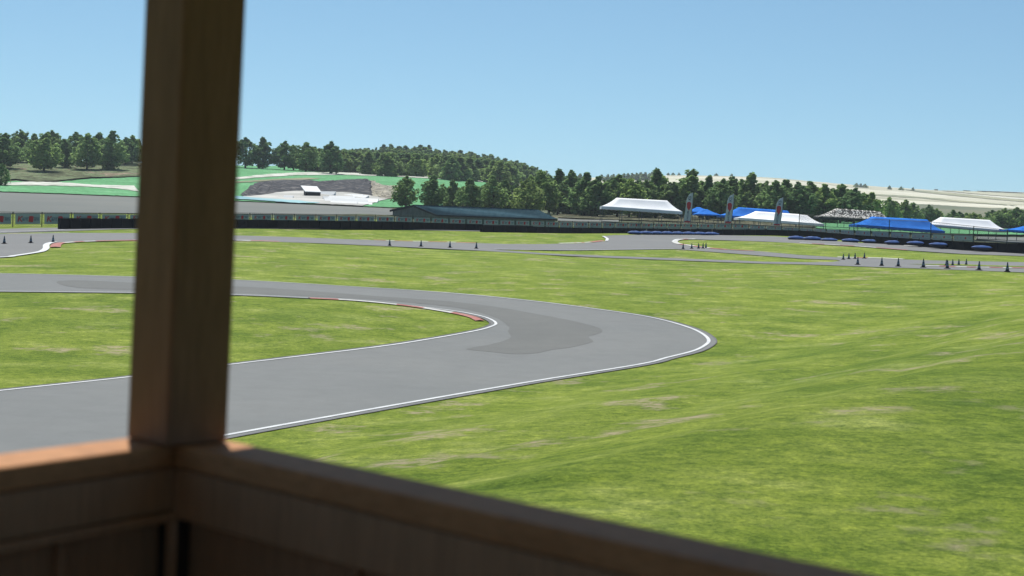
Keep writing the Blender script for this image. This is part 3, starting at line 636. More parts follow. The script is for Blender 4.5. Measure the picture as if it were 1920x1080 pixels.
for i, (a, b) in enumerate([(1280.7,467.6),(1296.8,467.2),(1309.6,466.9),(1318,466.7),(1323.5,466)]):
    cone(a, b, 10.6, f'dark traffic cone in tight group by central kerb tip, {ORD[i]} from left', 'cones by the central grass tip')
for i, (a, b) in enumerate([(1581,487.8),(1591.4,486.6),(1603,486.2),(1620.5,485.6)]):
    cone(a, b, 11.3, f'small dark traffic cone by the white kerb right of centre, {ORD[i]} from the left', 'cones by the right-hand kerb')
for i, (a, b, h) in enumerate([(1608,497.4,15),(1653,499.4,15.6),(1684,500.6,16),(1731,502.6,17),(1776,504.6,16.8),(1835.5,507.5,17.4),(1888.5,510.4,18)]):
    cone(a, b, h, f'larger dark traffic cone in the long near row at right, {ORD[i]} from the left', 'cones of the long near row at right')
for i, (a, b) in enumerate([(1774,499),(1786,498.6),(1797.5,498),(1811.5,497.8)]):
    cone(a, b, 11.8, f'small dark traffic cone behind the long near row, {ORD[i]} from the left of four', 'cones behind the near row at right')
# ------------------------------------------------------------------ tyre walls
MT['belt'] = mat('black_belt', (0.004,0.005,0.007), 0.95, (0.010,0.011,0.012), 0.8, 5, spec=0.08); MT['steel'] = mat('galvanised', (0.22,0.23,0.24), 0.5, metal=0.3)
MT['rubber'] = mat('tyre_rubber', (0.012,0.012,0.014), 0.8)
def base_pt(px, py, Y):           # point at sight line of px, on the terrain at depth Y
    d = ray(px, py); x = d.x/d.y*Y; return Vector((x, Y, T(x, Y)))
WA_px = [112,250,450,740,905,1000]; WA_b = [428,427.5,426.5,428.5,432,434.5]; WA_t = [409,410,411.5,415.4,420.5,423.5]; WA_Y = [188,194,203,220,229,236]
WB_px = [905,1000,1080,1180,1345,1450,1520,1600,1700,1804,1920,2000]; WB_b = [434.4,436,437.3,438.3,440,442,446.5,453,458.5,464.3,470.7,475]; WB_t = [423.2,424.6,426.6,427.8,429.8,430.6,433,440.6,447,453,457.2,460]; WB_Y = [225,232,240,250,250,243,236,222,210,201,194,190]
def wall(name, label, pxs, bs, ts, Ys, step_px, rail):
    P = []; a = pxs[0]
    while a < pxs[-1]: P.append(a); a += step_px
    P.append(pxs[-1]); pts = []
    for a in P:
        Y = np.interp(a, pxs, Ys); t = at(a, np.interp(a, pxs, ts), Y); b = at(a, np.interp(a, pxs, bs), Y); g_ = T(b.x, b.y)
        pts.append((t, min(b.z, g_+0.02)))
    root = empty(name, (pts[0][0].x, pts[0][0].y, pts[0][1])); tag(root, label, 'tyre barrier')
    for i in range(len(pts)-1):
        (t0, b0), (t1, b1) = pts[i], pts[i+1]; d = (t1-t0).to_2d().normalized(); n_ = Vector((d.y, -d.x)); g_ = 0.04
        a0 = t0.to_2d()+d*g_; a1 = t1.to_2d()-d*g_; bulge = 0.03*(i % 2); th_ = 0.55
        if n_.y > 0: n_ = -n_
        q = [a0+n_*bulge, a1+n_*bulge, a1-n_*th_, a0-n_*th_]; zt = [t0.z, t1.z, t1.z, t0.z]; zb = [b0-.3, b1-.3, b1-.3, b0-.3]
        jit = random.uniform(-0.02, 0.02)
        mb = MB(); mb.prism([(p.x,p.y,z) for p, z in zip(q, zb)], [(p.x,p.y,z+jit) for p, z in zip(q, zt)])
        mb.build('belt_panel', MT['belt'], root)
        s_ = MB(); s_.box((t0.x+n_.x*.06, t0.y+n_.y*.06, (t0.z+b0)/2), (0.06, 0.03, (t0.z-b0)*0.96), math.atan2(d.y, d.x)); 
        if i % 2 == 0: s_.build('fixing_strip', MT['rubber'], root)
    if rail:
        mb = MB()
        for (t0, b0), (t1, b1) in zip(pts[:-1], pts[1:]): mb.beam(t0+Vector((0,.35,.16)), t1+Vector((0,.35,.16)), 0.06, 0.09)
        mb.build('guard_rail', MT['steel'], root)
        mb = MB()
        for (t0, b0) in pts[::2]: mb.beam(Vector((t0.x,t0.y+.38,b0)), t0+Vector((0,.38,.2)), 0.07, 0.07)
        mb.build('rail_posts', MT['rubber'], root)
    return root
wall('tyre_wall', 'long black tyre barrier from the left fence to behind the second barrier, below the shed', WA_px, WA_b, WA_t, WA_Y, 19.5, False)
wall('tyre_wall', 'black tyre barrier with grey guard rail, curving behind the blue mattresses to right edge', WB_px, WB_b, WB_t, WB_Y, 20.5, True)
# ------------------------------------------------------------------ fence with banners
def mat_mesh():
    g = NG('chain_link'); g.p.inputs['Base Color'].default_value = (0.02,0.03,0.025,1); g.p.inputs['Roughness'].default_value = .6
    uv = g.n.nodes.new('ShaderNodeTexCoord').outputs['UV']; sp = g.n.nodes.new('ShaderNodeSeparateXYZ'); g.n.links.new(uv, sp.inputs[0])
    def ma(op, a, b=0.0, c=0.0):
        x = g.n.nodes.new('ShaderNodeMath'); x.operation = op
        for inp, v in zip(x.inputs, (a, b, c)):
            if isinstance(v, bpy.types.NodeSocket): g.n.links.new(v, inp)
            else: inp.default_value = v
        return x.outputs[0]
    s1 = ma('ADD', sp.outputs[0], sp.outputs[1]); s2 = ma('SUBTRACT', sp.outputs[0], sp.outputs[1])
    k = 3.0
    f1 = ma('LESS_THAN', ma('FRACT', ma('MULTIPLY', s1, k)), 0.13); f2 = ma('LESS_THAN', ma('FRACT', ma('ADD', ma('MULTIPLY', s2, k), 100)), 0.13)
    f = ma('MAXIMUM', f1, f2); tr = g.n.nodes.new('ShaderNodeBsdfTransparent'); mx = g.n.nodes.new('ShaderNodeMixShader')
    g.n.links.new(f, mx.inputs[0]); g.n.links.new(tr.outputs[0], mx.inputs[1]); g.n.links.new(g.p.outputs[0], mx.inputs[2])
    g.n.links.new(mx.outputs[0], g.n.nodes['Material Output'].inputs[0]); return g.m
MT['mesh'] = mat_mesh(); MT['post'] = mat('fence_green', (0.035,0.06,0.035), 0.6); MT['pole_pale'] = mat('pale_post', (0.30,0.33,0.27), 0.6)
MT['banner'] = mat('banner_vinyl', (0.29,0.35,0.38), 0.6, (0.34,0.40,0.43), 0.5); MT['bred'] = mat('banner_red', (0.45,0.02,0.03), 0.5); MT['bnavy'] = mat('banner_navy', (0.05,0.09,0.16), 0.5)
def uvquad(name, a, b, c, d, m, parent, L, H):
    me = bpy.data.meshes.new(name); me.from_pydata([a,b,c,d], [], [(0,1,2,3)]); uv = me.uv_layers.new(name='UVMap')
    for i, t in enumerate([(0,0),(L,0),(L,H),(0,H)]): uv.data[i].uv = t
    me.materials.append(m); me.update(); o = bpy.data.objects.new(name, me); C.objects.link(o); o.parent = parent
    if parent: o.matrix_parent_inverse = mworld(parent).inverted()
    return o
def text_mesh(s, size, m, ext=0.004, shear=0.0, bold=0.0):
    cu = bpy.data.curves.new('lettering', 'FONT'); cu.body = s; cu.size = size; cu.extrude = ext; cu.align_x = 'CENTER'; cu.align_y = 'CENTER'; cu.shear = shear; cu.offset = bold
    cu.resolution_u = 2
    o = bpy.data.objects.new('tmp', cu); C.objects.link(o); dg = bpy.context.evaluated_depsgraph_get()
    me = bpy.data.meshes.new_from_object(o.evaluated_get(dg)); bpy.data.objects.remove(o); me.materials.clear(); me.materials.append(m); me.name = 'lettering'; return me
TX_K = text_mesh('K', 1.0, MT['bred'], bold=0.02, shear=0.15); TX_A = text_mesh('art', 0.62, MT['bnavy'], shear=0.1, bold=0.01); TX_S = text_mesh('im', 0.62, MT['bnavy'], shear=0.1, bold=0.01)
emb = MB(); e_ = 0.012
emb.prism([(-.30,-e_,-.32),(.22,-e_,-.36),(.30,-e_,.30),(.10,-e_,.38),(-.24,-e_,.34)], [(-.30,e_,-.32),(.22,e_,-.36),(.30,e_,.30),(.10,e_,.38),(-.24,e_,.34)]); EMB = emb.mesh('emblem', MT['bred'])
strp = MB(); strp.box((0,0,0), (1,0.016,0.05)); STRP = strp.mesh('stripe', MT['bnavy'])
posts_px = [-34,24.5,79,134,187.5,240,291,341,388,430,469,511,552,592.5,631,667.5,704,740,774,808,842,874,905.5,936,966,994,1022,1048,1074,1103.7,1128.5,1153.2,1177.6,1202.2,1225.4,1249.5,1276.3,1308,1340,1372,1404,1435,1466,1499,1524,1549,1575,1602,1633,1668,1707,1746,1786,1826]
FT_px = [-40,0,134,250,450,552,740,905,1080,1200,1375,1500,1600,1707,1826,1920]; FT_y = [396.8,397,398.5,400,398.8,401,403.5,409,415,416.5,419,426.5,431,436,441.5,446]
FY_px = [-40,112,250,450,740,905,1080,1200,1400,1500,1600,1700,1826,1920]; FY_Y = [192,197,201,210,227,238,250,258,252,245,231,219,207,200]
BB_px = [-40,130,250,450,740,905,1080,1200,1400,1500,1600,1700,1826]; BB_y = [420,420,416,415.5,419,424,427,428,430,434.5,441,447.5,453]
BT_px = [-40,130,250,450,740,905,1080,1200,1375,1500,1600,1700,1826]; BT_y = [400.2,401,402.5,402.2,406.5,412.3,417,418.6,420.8,428,432,437,442.5]
def fence(name, label, pp, topf, tall=False):
    tops = []
    for a in pp:
        Y = float(np.interp(a, FY_px, FY_Y)) + (0.9 if tall else 0); t = at(a, topf(a), Y); tops.append((t, T(t.x, t.y)))
    root = empty(name, (tops[0][0].x, tops[0][0].y, tops[0][1])); tag(root, label, 'fence')
    for t, g_ in tops:
        mb = MB(); mb.tube([(t.x,t.y,g_-.2),(t.x,t.y,t.z+.04)], 0.055, 8); mb.build('fence_post', MT['post'], root)
    for (t0, g0), (t1, g1) in zip(tops[:-1], tops[1:]):
        mb = MB(); mb.tube([t0, t1], 0.03, 6); mb.build('top_rail', MT['post'], root)
        uvquad('wire_mesh', (t0.x,t0.y-.06,g0), (t1.x,t1.y-.06,g1), (t1.x,t1.y-.06,t1.z), (t0.x,t0.y-.06,t0.z), MT['mesh'], root, (t1-t0).length, t0.z-g0)
    return root
ft = lambda a: float(np.interp(a, FT_px, FT_y))
fence('wire_fence', 'green chain-link fence with round posts running behind the black tyre barriers', posts_px[:28], ft)
fence('wire_fence', 'continuation of the low wire fence below the tents on the right', posts_px[27:], ft)
fence('catch_fence', 'taller chain-link fence in front of the right-hand tents', [1499,1549,1602,1668,1746,1826,1889], lambda a: float(np.interp(a, [1499,1600,1750,1889], [402,409,416,431])), True)
def sect(px):
    for lim, s in ((250,'left of the wooden post'),(735,'between the wooden post and the shed'),(1045,'in front of the shed'),(1130,'between shed and first white tent'),(1280,'below the first white tent'),(1380,'below the first two flags'),(1550,'below the second white tent'),(1630,'below the speckled canopy'),(1900,'below the right-hand blue tent')):
        if px < lim: return s
cnt = {}
for a, b in zip(posts_px[:-1], posts_px[1:]):
    if 245 < (a+b)/2 < 432: 
        if b < 450 and a > 250: continue
    a2, b2 = a+(b-a)*.08, b-(b-a)*.06; mid_ = (a+b)/2
    Y0, Y1 = (float(np.interp(q, FY_px, FY_Y))-.12 for q in (a2, b2))
    P0, P1 = at(a2, np.interp(a2, BB_px, BB_y), Y0), at(b2, np.interp(b2, BB_px, BB_y), Y1)
    Q0, Q1 = at(a2, np.interp(a2, BT_px, BT_y), Y0), at(b2, np.interp(b2, BT_px, BT_y), Y1)
    P0.z = max(P0.z, T(P0.x,P0.y)+.05); P1.z = max(P1.z, T(P1.x,P1.y)+.05)
    n_ = Vector((P1.y-P0.y, -(P1.x-P0.x), 0)).normalized()*0.012
    root = empty('banner', ((P0.x+P1.x)/2, (P0.y+P1.y)/2, P0.z), math.atan2(P1.y-P0.y, P1.x-P0.x))
    s_ = sect(mid_); k = cnt.get(s_, 0); cnt[s_] = k+1
    tag(root, f'pale fence banner with red letters {s_}, {ORD[k]} there', 'banner', 'banners tied along the wire fence')
    mb = MB(); q = [P0, P1, Q1, Q0]; mb.prism([v-n_ for v in q], [v+n_ for v in q]); mb.build('sheet', MT['banner'], root)
    W_, H_ = (P1-P0).length, min(Q0.z-P0.z, 1.35); inv = root.matrix_parent_inverse
    sl = math.atan2(P1.z-P0.z, math.hypot(P1.x-P0.x, P1.y-P0.y)); s0 = H_/1.3
    zc = (Q0.z-P0.z)*0.47+(P1.z-P0.z)/2
    if mid_ > 250: zc = (Q0.z-P0.z)*0.62+(P1.z-P0.z)/2; s0 *= 0.85
    for nm, data, fx, sx, rot in (('letter', TX_K, -.33, s0, 1), ('lettering', TX_A, -.13, s0, 1), ('emblem', EMB, .12, s0*1.05, 0), ('lettering', TX_S, .34, s0, 1), ('stripe', STRP, -.10, W_*.42, 2), ('stripe', STRP, .34, W_*.22, 2)):
        if mid_ > 1500 and nm == 'stripe': continue
        o = bpy.data.objects.new(nm, data); C.objects.link(o); o.parent = root
        o.location = (fx*W_, -0.03 if rot != 2 else -0.022, zc+fx*W_*math.tan(sl)+(0.0 if rot != 2 else 0.22*s0)); o.scale = (sx, sx if rot != 2 else 1, sx if rot != 2 else 1)
        o.rotation_euler = (math.pi/2, 0, 0) if rot == 1 else (0, 0, 0)
# ------------------------------------------------------------------ shed
MT['shed_wall'] = mat('shed_boards', (0.10,0.13,0.11), 0.8, (0.20,0.235,0.20), 1.0, 5, stretch=(5,5,0.15)); MT['shed_roof'] = mat('shed_roof', (0.030,0.070,0.092), 1.0, (0.042,0.088,0.112), 0.6, 5, stretch=(3,0.5,1), spec=0.02); MT['fascia'] = mat('shed_fascia', (0.010,0.014,0.014), 0.7)
sL, sC, sR = at(731,394,283), at(820,403,271), at(1045,411,257); aL, aR = at(775,384.6,277.5), at(1008,393.4,266)
sB = Vector((aR.x+(sL.x-aL.x)+6, sL.y-10, sL.z-.4))
root = empty('shed', (sC.x, sC.y, T(sC.x, sC.y))); tag(root, 'long low shed with dark blue-green roof and grey-green boarded gable', 'shed')
def inset(p, to, k): return p.lerp(to, k)
cen = (sL+sC+sR+sB)/4
def down(p, z): return Vector((p.x, p.y, z))
zb = min(T(p.x, p.y) for p in (sL, sC, sR))-0.5
wl_, wc_, wr_, wb_ = (inset(p, cen, 0.035) for p in (sL, sC, sR, sB)); al_, ar_ = inset(aL, aR, .012), inset(aR, aL, .012)
wl_.z -= .12; wc_.z -= .14; wr_.z -= .14; wb_.z -= .1; al_.z -= .16; ar_.z -= .16
for nm, pts in (('gable_wall', [down(wl_, zb), down(wc_, zb), wc_, al_, wl_]), ('side_wall', [down(wc_, zb), down(wr_, zb), wr_, wc_]), ('gable_wall', [down(wr_, zb), down(wb_, zb), wb_, ar_, wr_]), ('side_wall', [down(wb_, zb), down(wl_, zb), wl_, wb_])):
    mb = MB(); n_ = (pts[1]-pts[0]).cross(pts[2]-pts[0]).normalized()*0.06
    mb.prism([p-n_ for p in pts], [p for p in pts])
    d = pts[1]-pts[0]; nb = int(d.length/0.55)       # upright battens
    for k in range(1, nb):
        p = pts[0]+d*(k/nb)
        t = k/nb
        if nm == 'gable_wall':
            x = pts[3]; tt = ((x-pts[0]).to_2d().dot(d.to_2d()))/d.to_2d().length_squared
            z = (pts[4].z+(x.z-pts[4].z)*t/tt) if t < tt else (x.z+(pts[2].z-x.z)*(t-tt)/(1-tt))
        else: z = pts[3].z+(pts[2].z-pts[3].z)*t
        mb.beam(p+n_*.4, Vector((p.x, p.y, z-.03))+n_*.4, 0.09, 0.05)
    mb.build(nm, MT['shed_wall'], root)
for pts in ([sC, sR, aR, aL], [sB, sL, aL, aR]):
    mb = MB(); n_ = (pts[1]-pts[0]).cross(pts[3]-pts[0]).normalized()*0.08
    mb.prism([p-n_ for p in pts], pts)
    nb = 46
    for k in range(nb+1):
        a, b = pts[0].lerp(pts[1], k/nb), pts[3].lerp(pts[2], k/nb); mb.beam(a+n_*.35, b+n_*.35, 0.07, 0.05)
    mb.build('roof', MT['shed_roof'], root)
mb = MB()
for a, b in ((sL, aL), (aL, sC), (sC, sR), (sR, aR)): mb.beam(a-Vector((0,.06,.14)), b-Vector((0,.06,.14)), 0.06, 0.34)
mb.build('fascia_board', MT['fascia'], root)
mb = MB(); mb.beam(aL+Vector((0,0,.05)), aR+Vector((0,0,.05)), 0.35, 0.08); mb.build('ridge_cap', MT['shed_roof'], root)
mb = MB(); q = wl_.lerp(wc_, .42); d = (wc_-wl_).normalized(); mb.beam(down(q, zb)+Vector((0,-.09,0)), down(q, q.z-.2)+Vector((0,-.09,0)), 2.4, 0.06); mb.build('door', MT['shed_wall'], root)
# ------------------------------------------------------------------ tents
MT['pvc_white'] = mat('tent_white', (0.74,0.76,0.79), 0.6, (0.80,0.82,0.84), 0.3, spec=0.05); MT['pvc_bright'] = mat('tent_bright', (0.86,0.88,0.88), 0.6)
MT['pvc_blue'] = mat('tent_blue', (0.018,0.15,0.56), 0.9, (0.03,0.20,0.68), 0.8, 6, spec=0.05); MT['tent_pole'] = mat('tent_pole', (0.12,0.14,0.15), 0.5)
g = NG('speckled_canopy'); sp_ = g.n.nodes.new('ShaderNodeTexVoronoi'); sp_.inputs['Scale'].default_value = 5; sp_.inputs['Randomness'].default_value = 1.0
g.n.links.new(g.tc, sp_.inputs[0]); MT['speckle'] = g.out(g.ramp(sp_.outputs['Color'], [(0.56, (0.03,0.03,0.03)), (0.64, (0.62,0.61,0.57))]), 0.8, 0.2)
def tent(label, eL, eR, rL, rR, Y, m, dep=5.0, val=0.32, npole=4, group='marquees behind the fence', sag=0.25, mv=None, peak=False):
    a, b = at(*eL, Y), at(*eR, Y); c, d = at(*rL, Y+dep/2), at(*rR, Y+dep/2)
    off = Vector((0.0, dep, 0)); a2, b2 = a+off, b+off
    root = empty('marquee', ((a.x+b.x)/2, Y, T((a.x+b.x)/2, Y))); tag(root, label, 'tent', group)
    mb = MB(); N = 10
    def patch(p0, p1, q1, q0):      # eave p0-p1 up to ridge q0-q1, hanging in a slight curve
        V = []
        for j in range(N+1):
            t = j/N
            for i in range(N+1):
                u = i/N; p = p0.lerp(p1, u); q = q0.lerp(q1, u); r = p.lerp(q, t); r.z -= sag*math.sin(math.pi*t)*(1-0.15*math.cos(6.283*u*3)) 
                V.append(r)
        mb.raw(V, [(j*(N+1)+i, j*(N+1)+i+1, (j+1)*(N+1)+i+1, (j+1)*(N+1)+i) for j in range(N) for i in range(N)])
    patch(a, b, d, c); patch(b, b2, d, d); patch(b2, a2, c, d); patch(a2, a, c, c)
    o = mb.build('canopy', m, root, smooth=True)
    so = o.modifiers.new('thickness', 'SOLIDIFY'); so.thickness = 0.02
    mb = MB()
    for p, q in ((a,b),(b,b2),(b2,a2),(a2,a)):
        n = max(2, int((q-p).length/0.8)); h = Vector((0,0,val))
        for k in range(n):
            s, t = p.lerp(q, k/n), p.lerp(q, (k+1)/n); mm_ = s.lerp(t, .5)
            mb.face([s-h*.82, mm_-h, t-h*.82, t, s])
    o = mb.build('valance', mv or m, root); so = o.modifiers.new('thickness', 'SOLIDIFY'); so.thickness = 0.015
    fr = MB()
    for p, q in ((a,b),(b,b2),(b2,a2),(a2,a)):
        dd = Vector((0,0,.06)); pi, qi = p.lerp((a+b2)/2, .02)-dd, q.lerp((a+b2)/2, .02)-dd; fr.beam(pi, qi, 0.05, 0.06)
    fr.build('eave_frame', MT['tent_pole'], root)
    for p, q in ((a,b),(a2,b2)):
        for k in range(npole):
            x = p.lerp(q, k/(npole-1)).lerp((a+b2)/2, .02); mb = MB(); mb.tube([(x.x,x.y,T(x.x,x.y)-.1),(x.x,x.y,x.z-.05)], 0.05, 8); mb.build('leg', MT['tent_pole'], root)
    return root
tent('light grey-white open marquee, leftmost of the tents, standing above the blue mattresses', (1128,386.6), (1280,397), (1156,370.8), (1251,376), 280, MT['pvc_white'], 6, 0.5, 5)
tent('small blue canopy behind the lower one between the first two flags', (1291,396), (1346,400.5), (1306,388.5), (1312,388.5), 282, MT['pvc_blue'], 5, .25, 3, sag=.08)
tent('small blue canopy in front of its twin, between the first two flags', (1303,401), (1354,403.5), (1319,392.5), (1326,392.5), 272, MT['pvc_blue'], 4, .2, 3, sag=.08)
tent('wide blue canopy partly hidden behind the bright white marquee', (1352,403.5), (1494,411), (1385,388.5), (1477,395), 284, MT['pvc_blue'], 6, .35, 5)
tent('bright white marquee between the second and third flags, in front of a blue canopy', (1385,408), (1546,420.2), (1416,396), (1512,402.5), 266, MT['pvc_bright'], 6, .4, 5)
tent('black and white speckled canopy standing left of the big blue tent', (1536,406), (1676,414), (1567,390.5), (1650,396.5), 290, MT['speckle'], 6, .4, 4, mv=MT['fascia'])
tent('big blue tent at right with thin legs on the green paddock', (1607,421), (1772,433.5), (1634,406), (1738,411.5), 240, MT['pvc_blue'], 6, .35, 5)
tent('pale grey-white tent between the two blue tents at right, thin legs', (1746,420.5), (1891,432.5), (1763,407), (1856,412.5), 248, MT['pvc_white'], 6, .3, 5)
tent('blue tent cut off by the right edge of the photo', (1889,430), (2010,440), (1925,422.5), (1985,427), 244, MT['pvc_blue'], 6, .3, 4)
# ------------------------------------------------------------------ flags
MT['flag'] = mat('flag_cloth', (0.55,0.62,0.63), 0.7, (0.62,0.68,0.69), 1.5)
TX_V = text_mesh('KARTSIM', 0.62, MT['bnavy'], bold=0.008)
def flag(top, bot, Y, label):
    t, b = at(*top, Y), at(*bot, Y); root = empty('feather_flag', (b.x, b.y, T(b.x, b.y))); tag(root, label, 'flag', 'feather flags behind the tyre barrier')
    H = t.z-b.z; lean = (t.x-b.x); gz = T(b.x, b.y)
    N = 24; L, Rr = [], []
    for i in range(N+1):
        s = i/N; xr = b.x+lean*s+0.05+0.12*math.sin(s*2.2); wdt = 1.12*(1-0.12*s) if s < .72 else 1.12*.91*math.sqrt(max(0.003, 1-((s-.72)/.28)**1.6))
        yy = 0.05*math.sin(s*7)
        L.append(Vector((xr-wdt, Y+yy-0.04, b.z+H*s))); Rr.append(Vector((xr, Y+0.05*math.sin(s*7+1), b.z+H*s)))
    mb = MB()
    for i in range(N): mb.face([L[i], Rr[i], Rr[i+1], L[i+1]])
    o = mb.build('sail', MT['flag'], root, smooth=True); so = o.modifiers.new('thickness', 'SOLIDIFY'); so.thickness = .012; so.offset = 1
    mb = MB(); mb.tube([(Rr[0].x, Y, gz-.2)]+[r+Vector((.03,0,0)) for r in Rr[::4]]+[L[-1]], 0.035, 6); mb.build('pole', MT['tent_pole'], root)
    cx = (L[13].x+Rr[13].x)/2-.02
    mb = MB(); zc = b.z+H*.565; q = [(-.36,.36),(-.3,-.3),(0,-.82),(.3,-.3),(.36,.36),(.2,.62),(-.2,.62)]
    mb.prism([(cx+x, Y-.13, zc+z) for x, z in q], [(cx+x, Y-.10, zc+z) for x, z in q]); mb.build('emblem', MT['bred'], root)
    for s, fr, sc in ((TX_V, .235, .66), (text_mesh('KS', .9, MT['bnavy'], bold=.01), .81, .72)):
        o = bpy.data.objects.new('lettering', s); C.objects.link(o); o.parent = root; o.scale = (sc, sc, sc)
        i = int(fr*N); o.matrix_parent_inverse = mworld(root).inverted(); o.location = ((L[i].x+Rr[i].x)/2, Y-.14, b.z+H*fr); o.rotation_euler = (math.pi/2, -math.pi/2+.05, 0)
    mb = MB(); mb.beam((L[0].x+.15, Y-.13, b.z+.22), (Rr[0].x-.05, Y-.13, b.z+.22), 0.02, 0.26); mb.build('red_hem', MT['bred'], root)
flag((1298,361), (1293.5,418.5), 262, 'tall white feather flag with red shield, leftmost of three, right of the first white tent')
flag((1374.5,363.5), (1370,419.5), 258, 'tall white feather flag with red shield, middle of three, left of the bright white tent')
flag((1467,370), (1461.5,424), 254, 'tall white feather flag with red shield, rightmost of three, before bright white tent')
# ------------------------------------------------------------------ blue inflatable mattresses
MT['mattress'] = mat('mattress_blue', (0.028,0.085,0.27), 0.7, (0.05,0.13,0.38), 0.8, 5, spec=.2); MT['mattress_dark'] = mat('mattress_skirt', (0.012,0.02,0.05), 0.6)
def mattress(x0, x1, yt, yb, Y0, label, group):
    Y0 = min(G((x0+x1)/2, yb, 60).y, float(np.interp((x0+x1)/2, WB_px, WB_Y))-1.0)
    a, b = at(x0, yb, Y0), at(x1, yb, Y0); wd = (b-a).length; cx, cy = (a.x+b.x)/2, Y0; hh = (yb-yt)*Y0/F; z0 = a.z*.5+b.z*.5
    root = empty('crash_mattress', (cx, cy, z0), math.atan2((b.z-a.z)*0, b.x-a.x)); tag(root, label, 'mattress', group)
    N, M_ = 20, 10; V = []; mb = MB(); dp = 1.1
    for j in range(M_+1):
        v = j/M_*2-1
        for i in range(N+1):
            u = i/N*2-1; e = max(0, 1-u*u)**.75*max(0, 1-v*v)**.5
            wr = 1+0.05*math.sin(u*9+v*3+cx)+0.03*math.sin(u*23+cx*3)
            pin = 1-0.62*abs(u)**2.2
            V.append((u*wd/2, v*dp/2*pin, hh*(0.48-.1*(1-u*u))+hh*0.60*e*wr))
    mb.raw(V, [(j*(N+1)+i, j*(N+1)+i+1, (j+1)*(N+1)+i+1, (j+1)*(N+1)+i) for j in range(M_) for i in range(N)])
    o = mb.build('cushion', MT['mattress'], root, smooth=True, local=True)
    V2 = []; mb = MB(); ring = [(math.cos(t), math.copysign(1-0.62*abs(math.cos(t))**2.2, math.sin(t)) if k % 14 else 0) for k, t in [(k, k*2*math.pi/28) for k in range(28)]]
    for z, k in ((0.0-.1, .55), (hh*.12, .84), (hh*.44, .99)):
        V2 += [(x*wd/2*k, y*dp/2*k, z) for x, y in ring]
    mb.raw(V2, [(r*28+i, r*28+(i+1)%28, (r+1)*28+(i+1)%28, (r+1)*28+i) for r in range(2) for i in range(28)])
    mb.build('skirt', MT['mattress_dark'], root, smooth=True, local=True)
xs = [1180,1201,1221,1241,1261,1281,1302,1322,1345]
for i in range(8):
    yb = 439.6+(xs[i]-1180)/165*2.6
    mattress(xs[i]-4, xs[i+1]+4, yb-7.0, yb, 246.5 + (i % 2)*.25, f'blue crash mattress in touching row below first white tent, {ORD[i]} from left', 'blue mattresses in the touching row')
for i, (x0, x1, yt, yb, Y) in enumerate([(1476,1510,442,450.2,237),(1505,1542,443,451.3,234),(1538,1571,446,452.6,230),(1577,1612,447,454.6,225),(1614.5,1648,448.6,455.2,220),(1658,1692,450.6,458,215),(1699.5,1736,451.8,458.8,211),(1741,1781,454.6,461.6,206.5),(1821,1861,460,467.4,199)]):
    mattress(x0, x1, yt, yb, Y, f'blue crash mattress along right-hand tyre barrier, {ORD[i]} from left', 'blue mattresses along the right barrier')
# ------------------------------------------------------------------ quarry slabs
MT['slab'] = mat('white_roofing', (0.72,0.74,0.74), 0.7)
def slab(px, py, w_, d_, lbl, h=2.0, rz=0.0):
    p = G(px, py, 230); root = empty('flat_roof_hut', p, rz); tag(root, lbl, 'hut')
    f, k = h*0.85, h*1.9
    mb = MB(); x, y = w_*.46, d_*.42
    mb.prism([(-x,-y,-.3),(x,-y,-.3),(x,y,-.3),(-x,y,-.3)], [(-x,-y,f),(x,-y,f),(x,y,k-.2),(-x,y,k-.2)]); mb.build('wall', MT['fascia'], root, local=True)  # near-black wall colour stands in for the shadow below the roof
    x, y = w_/2, d_/2
    mb = MB(); mb.prism([(-x,-y,f-.02),(x,-y,f-.02),(x-.6,y,k),(-x-.6,y,k)], [(-x,-y,f+.13),(x,-y,f+.13),(x-.6,y,k+.15),(-x-.6,y,k+.15)]); mb.build('roof', MT['slab'], root, local=True)
slab(585, 369, 3.9, 4.2, 'small flat-roofed white hut on the quarry floor, its wall coloured dark as shadow', 1.3, 0.25)
for i, (px, py, w_, d_, rz) in enumerate([(660,369,9,1.0,-.9),(674,372,8,1.0,-1.0),(640,375,7,1.2,-.4),(652,378,9,1.5,.1),(668,377,7,1.1,-.3),(676,380,8,1.4,-.15),(634,379.5,6,1.3,.2),(656,381.5,8,1.4,.1),(645,383,6,1.0,-.1),(688,378,6,1.2,-.6),(622,376,4,1.0,.4),(612,367,9,.7,-1.0),(668,384,7,1.2,.1),(540,373,2.5,.8,-.3)]):
    p = G(px, py, 230); mb = MB(); h_ = 0.12+0.05*(i % 3); tl = 0.5+0.12*(i % 4)
    mb.prism([(-w_/2,-d_/2,0),(w_/2,-d_/2,0),(w_/2,d_/2,0),(-w_/2,d_/2,0)], [(-w_/2,-d_/2,h_),(w_/2,-d_/2,h_),(w_/2,d_/2,h_+tl),(-w_/2,d_/2,h_+tl)])
    o = mb.build('concrete_slab', MT['slab']); o.location = p; o.rotation_euler = (0.0,0,rz)
    tag(o, f'white slab lying on the quarry floor, {ORD[i]} of the scattered slabs', 'slab', 'white slabs on the quarry floor')
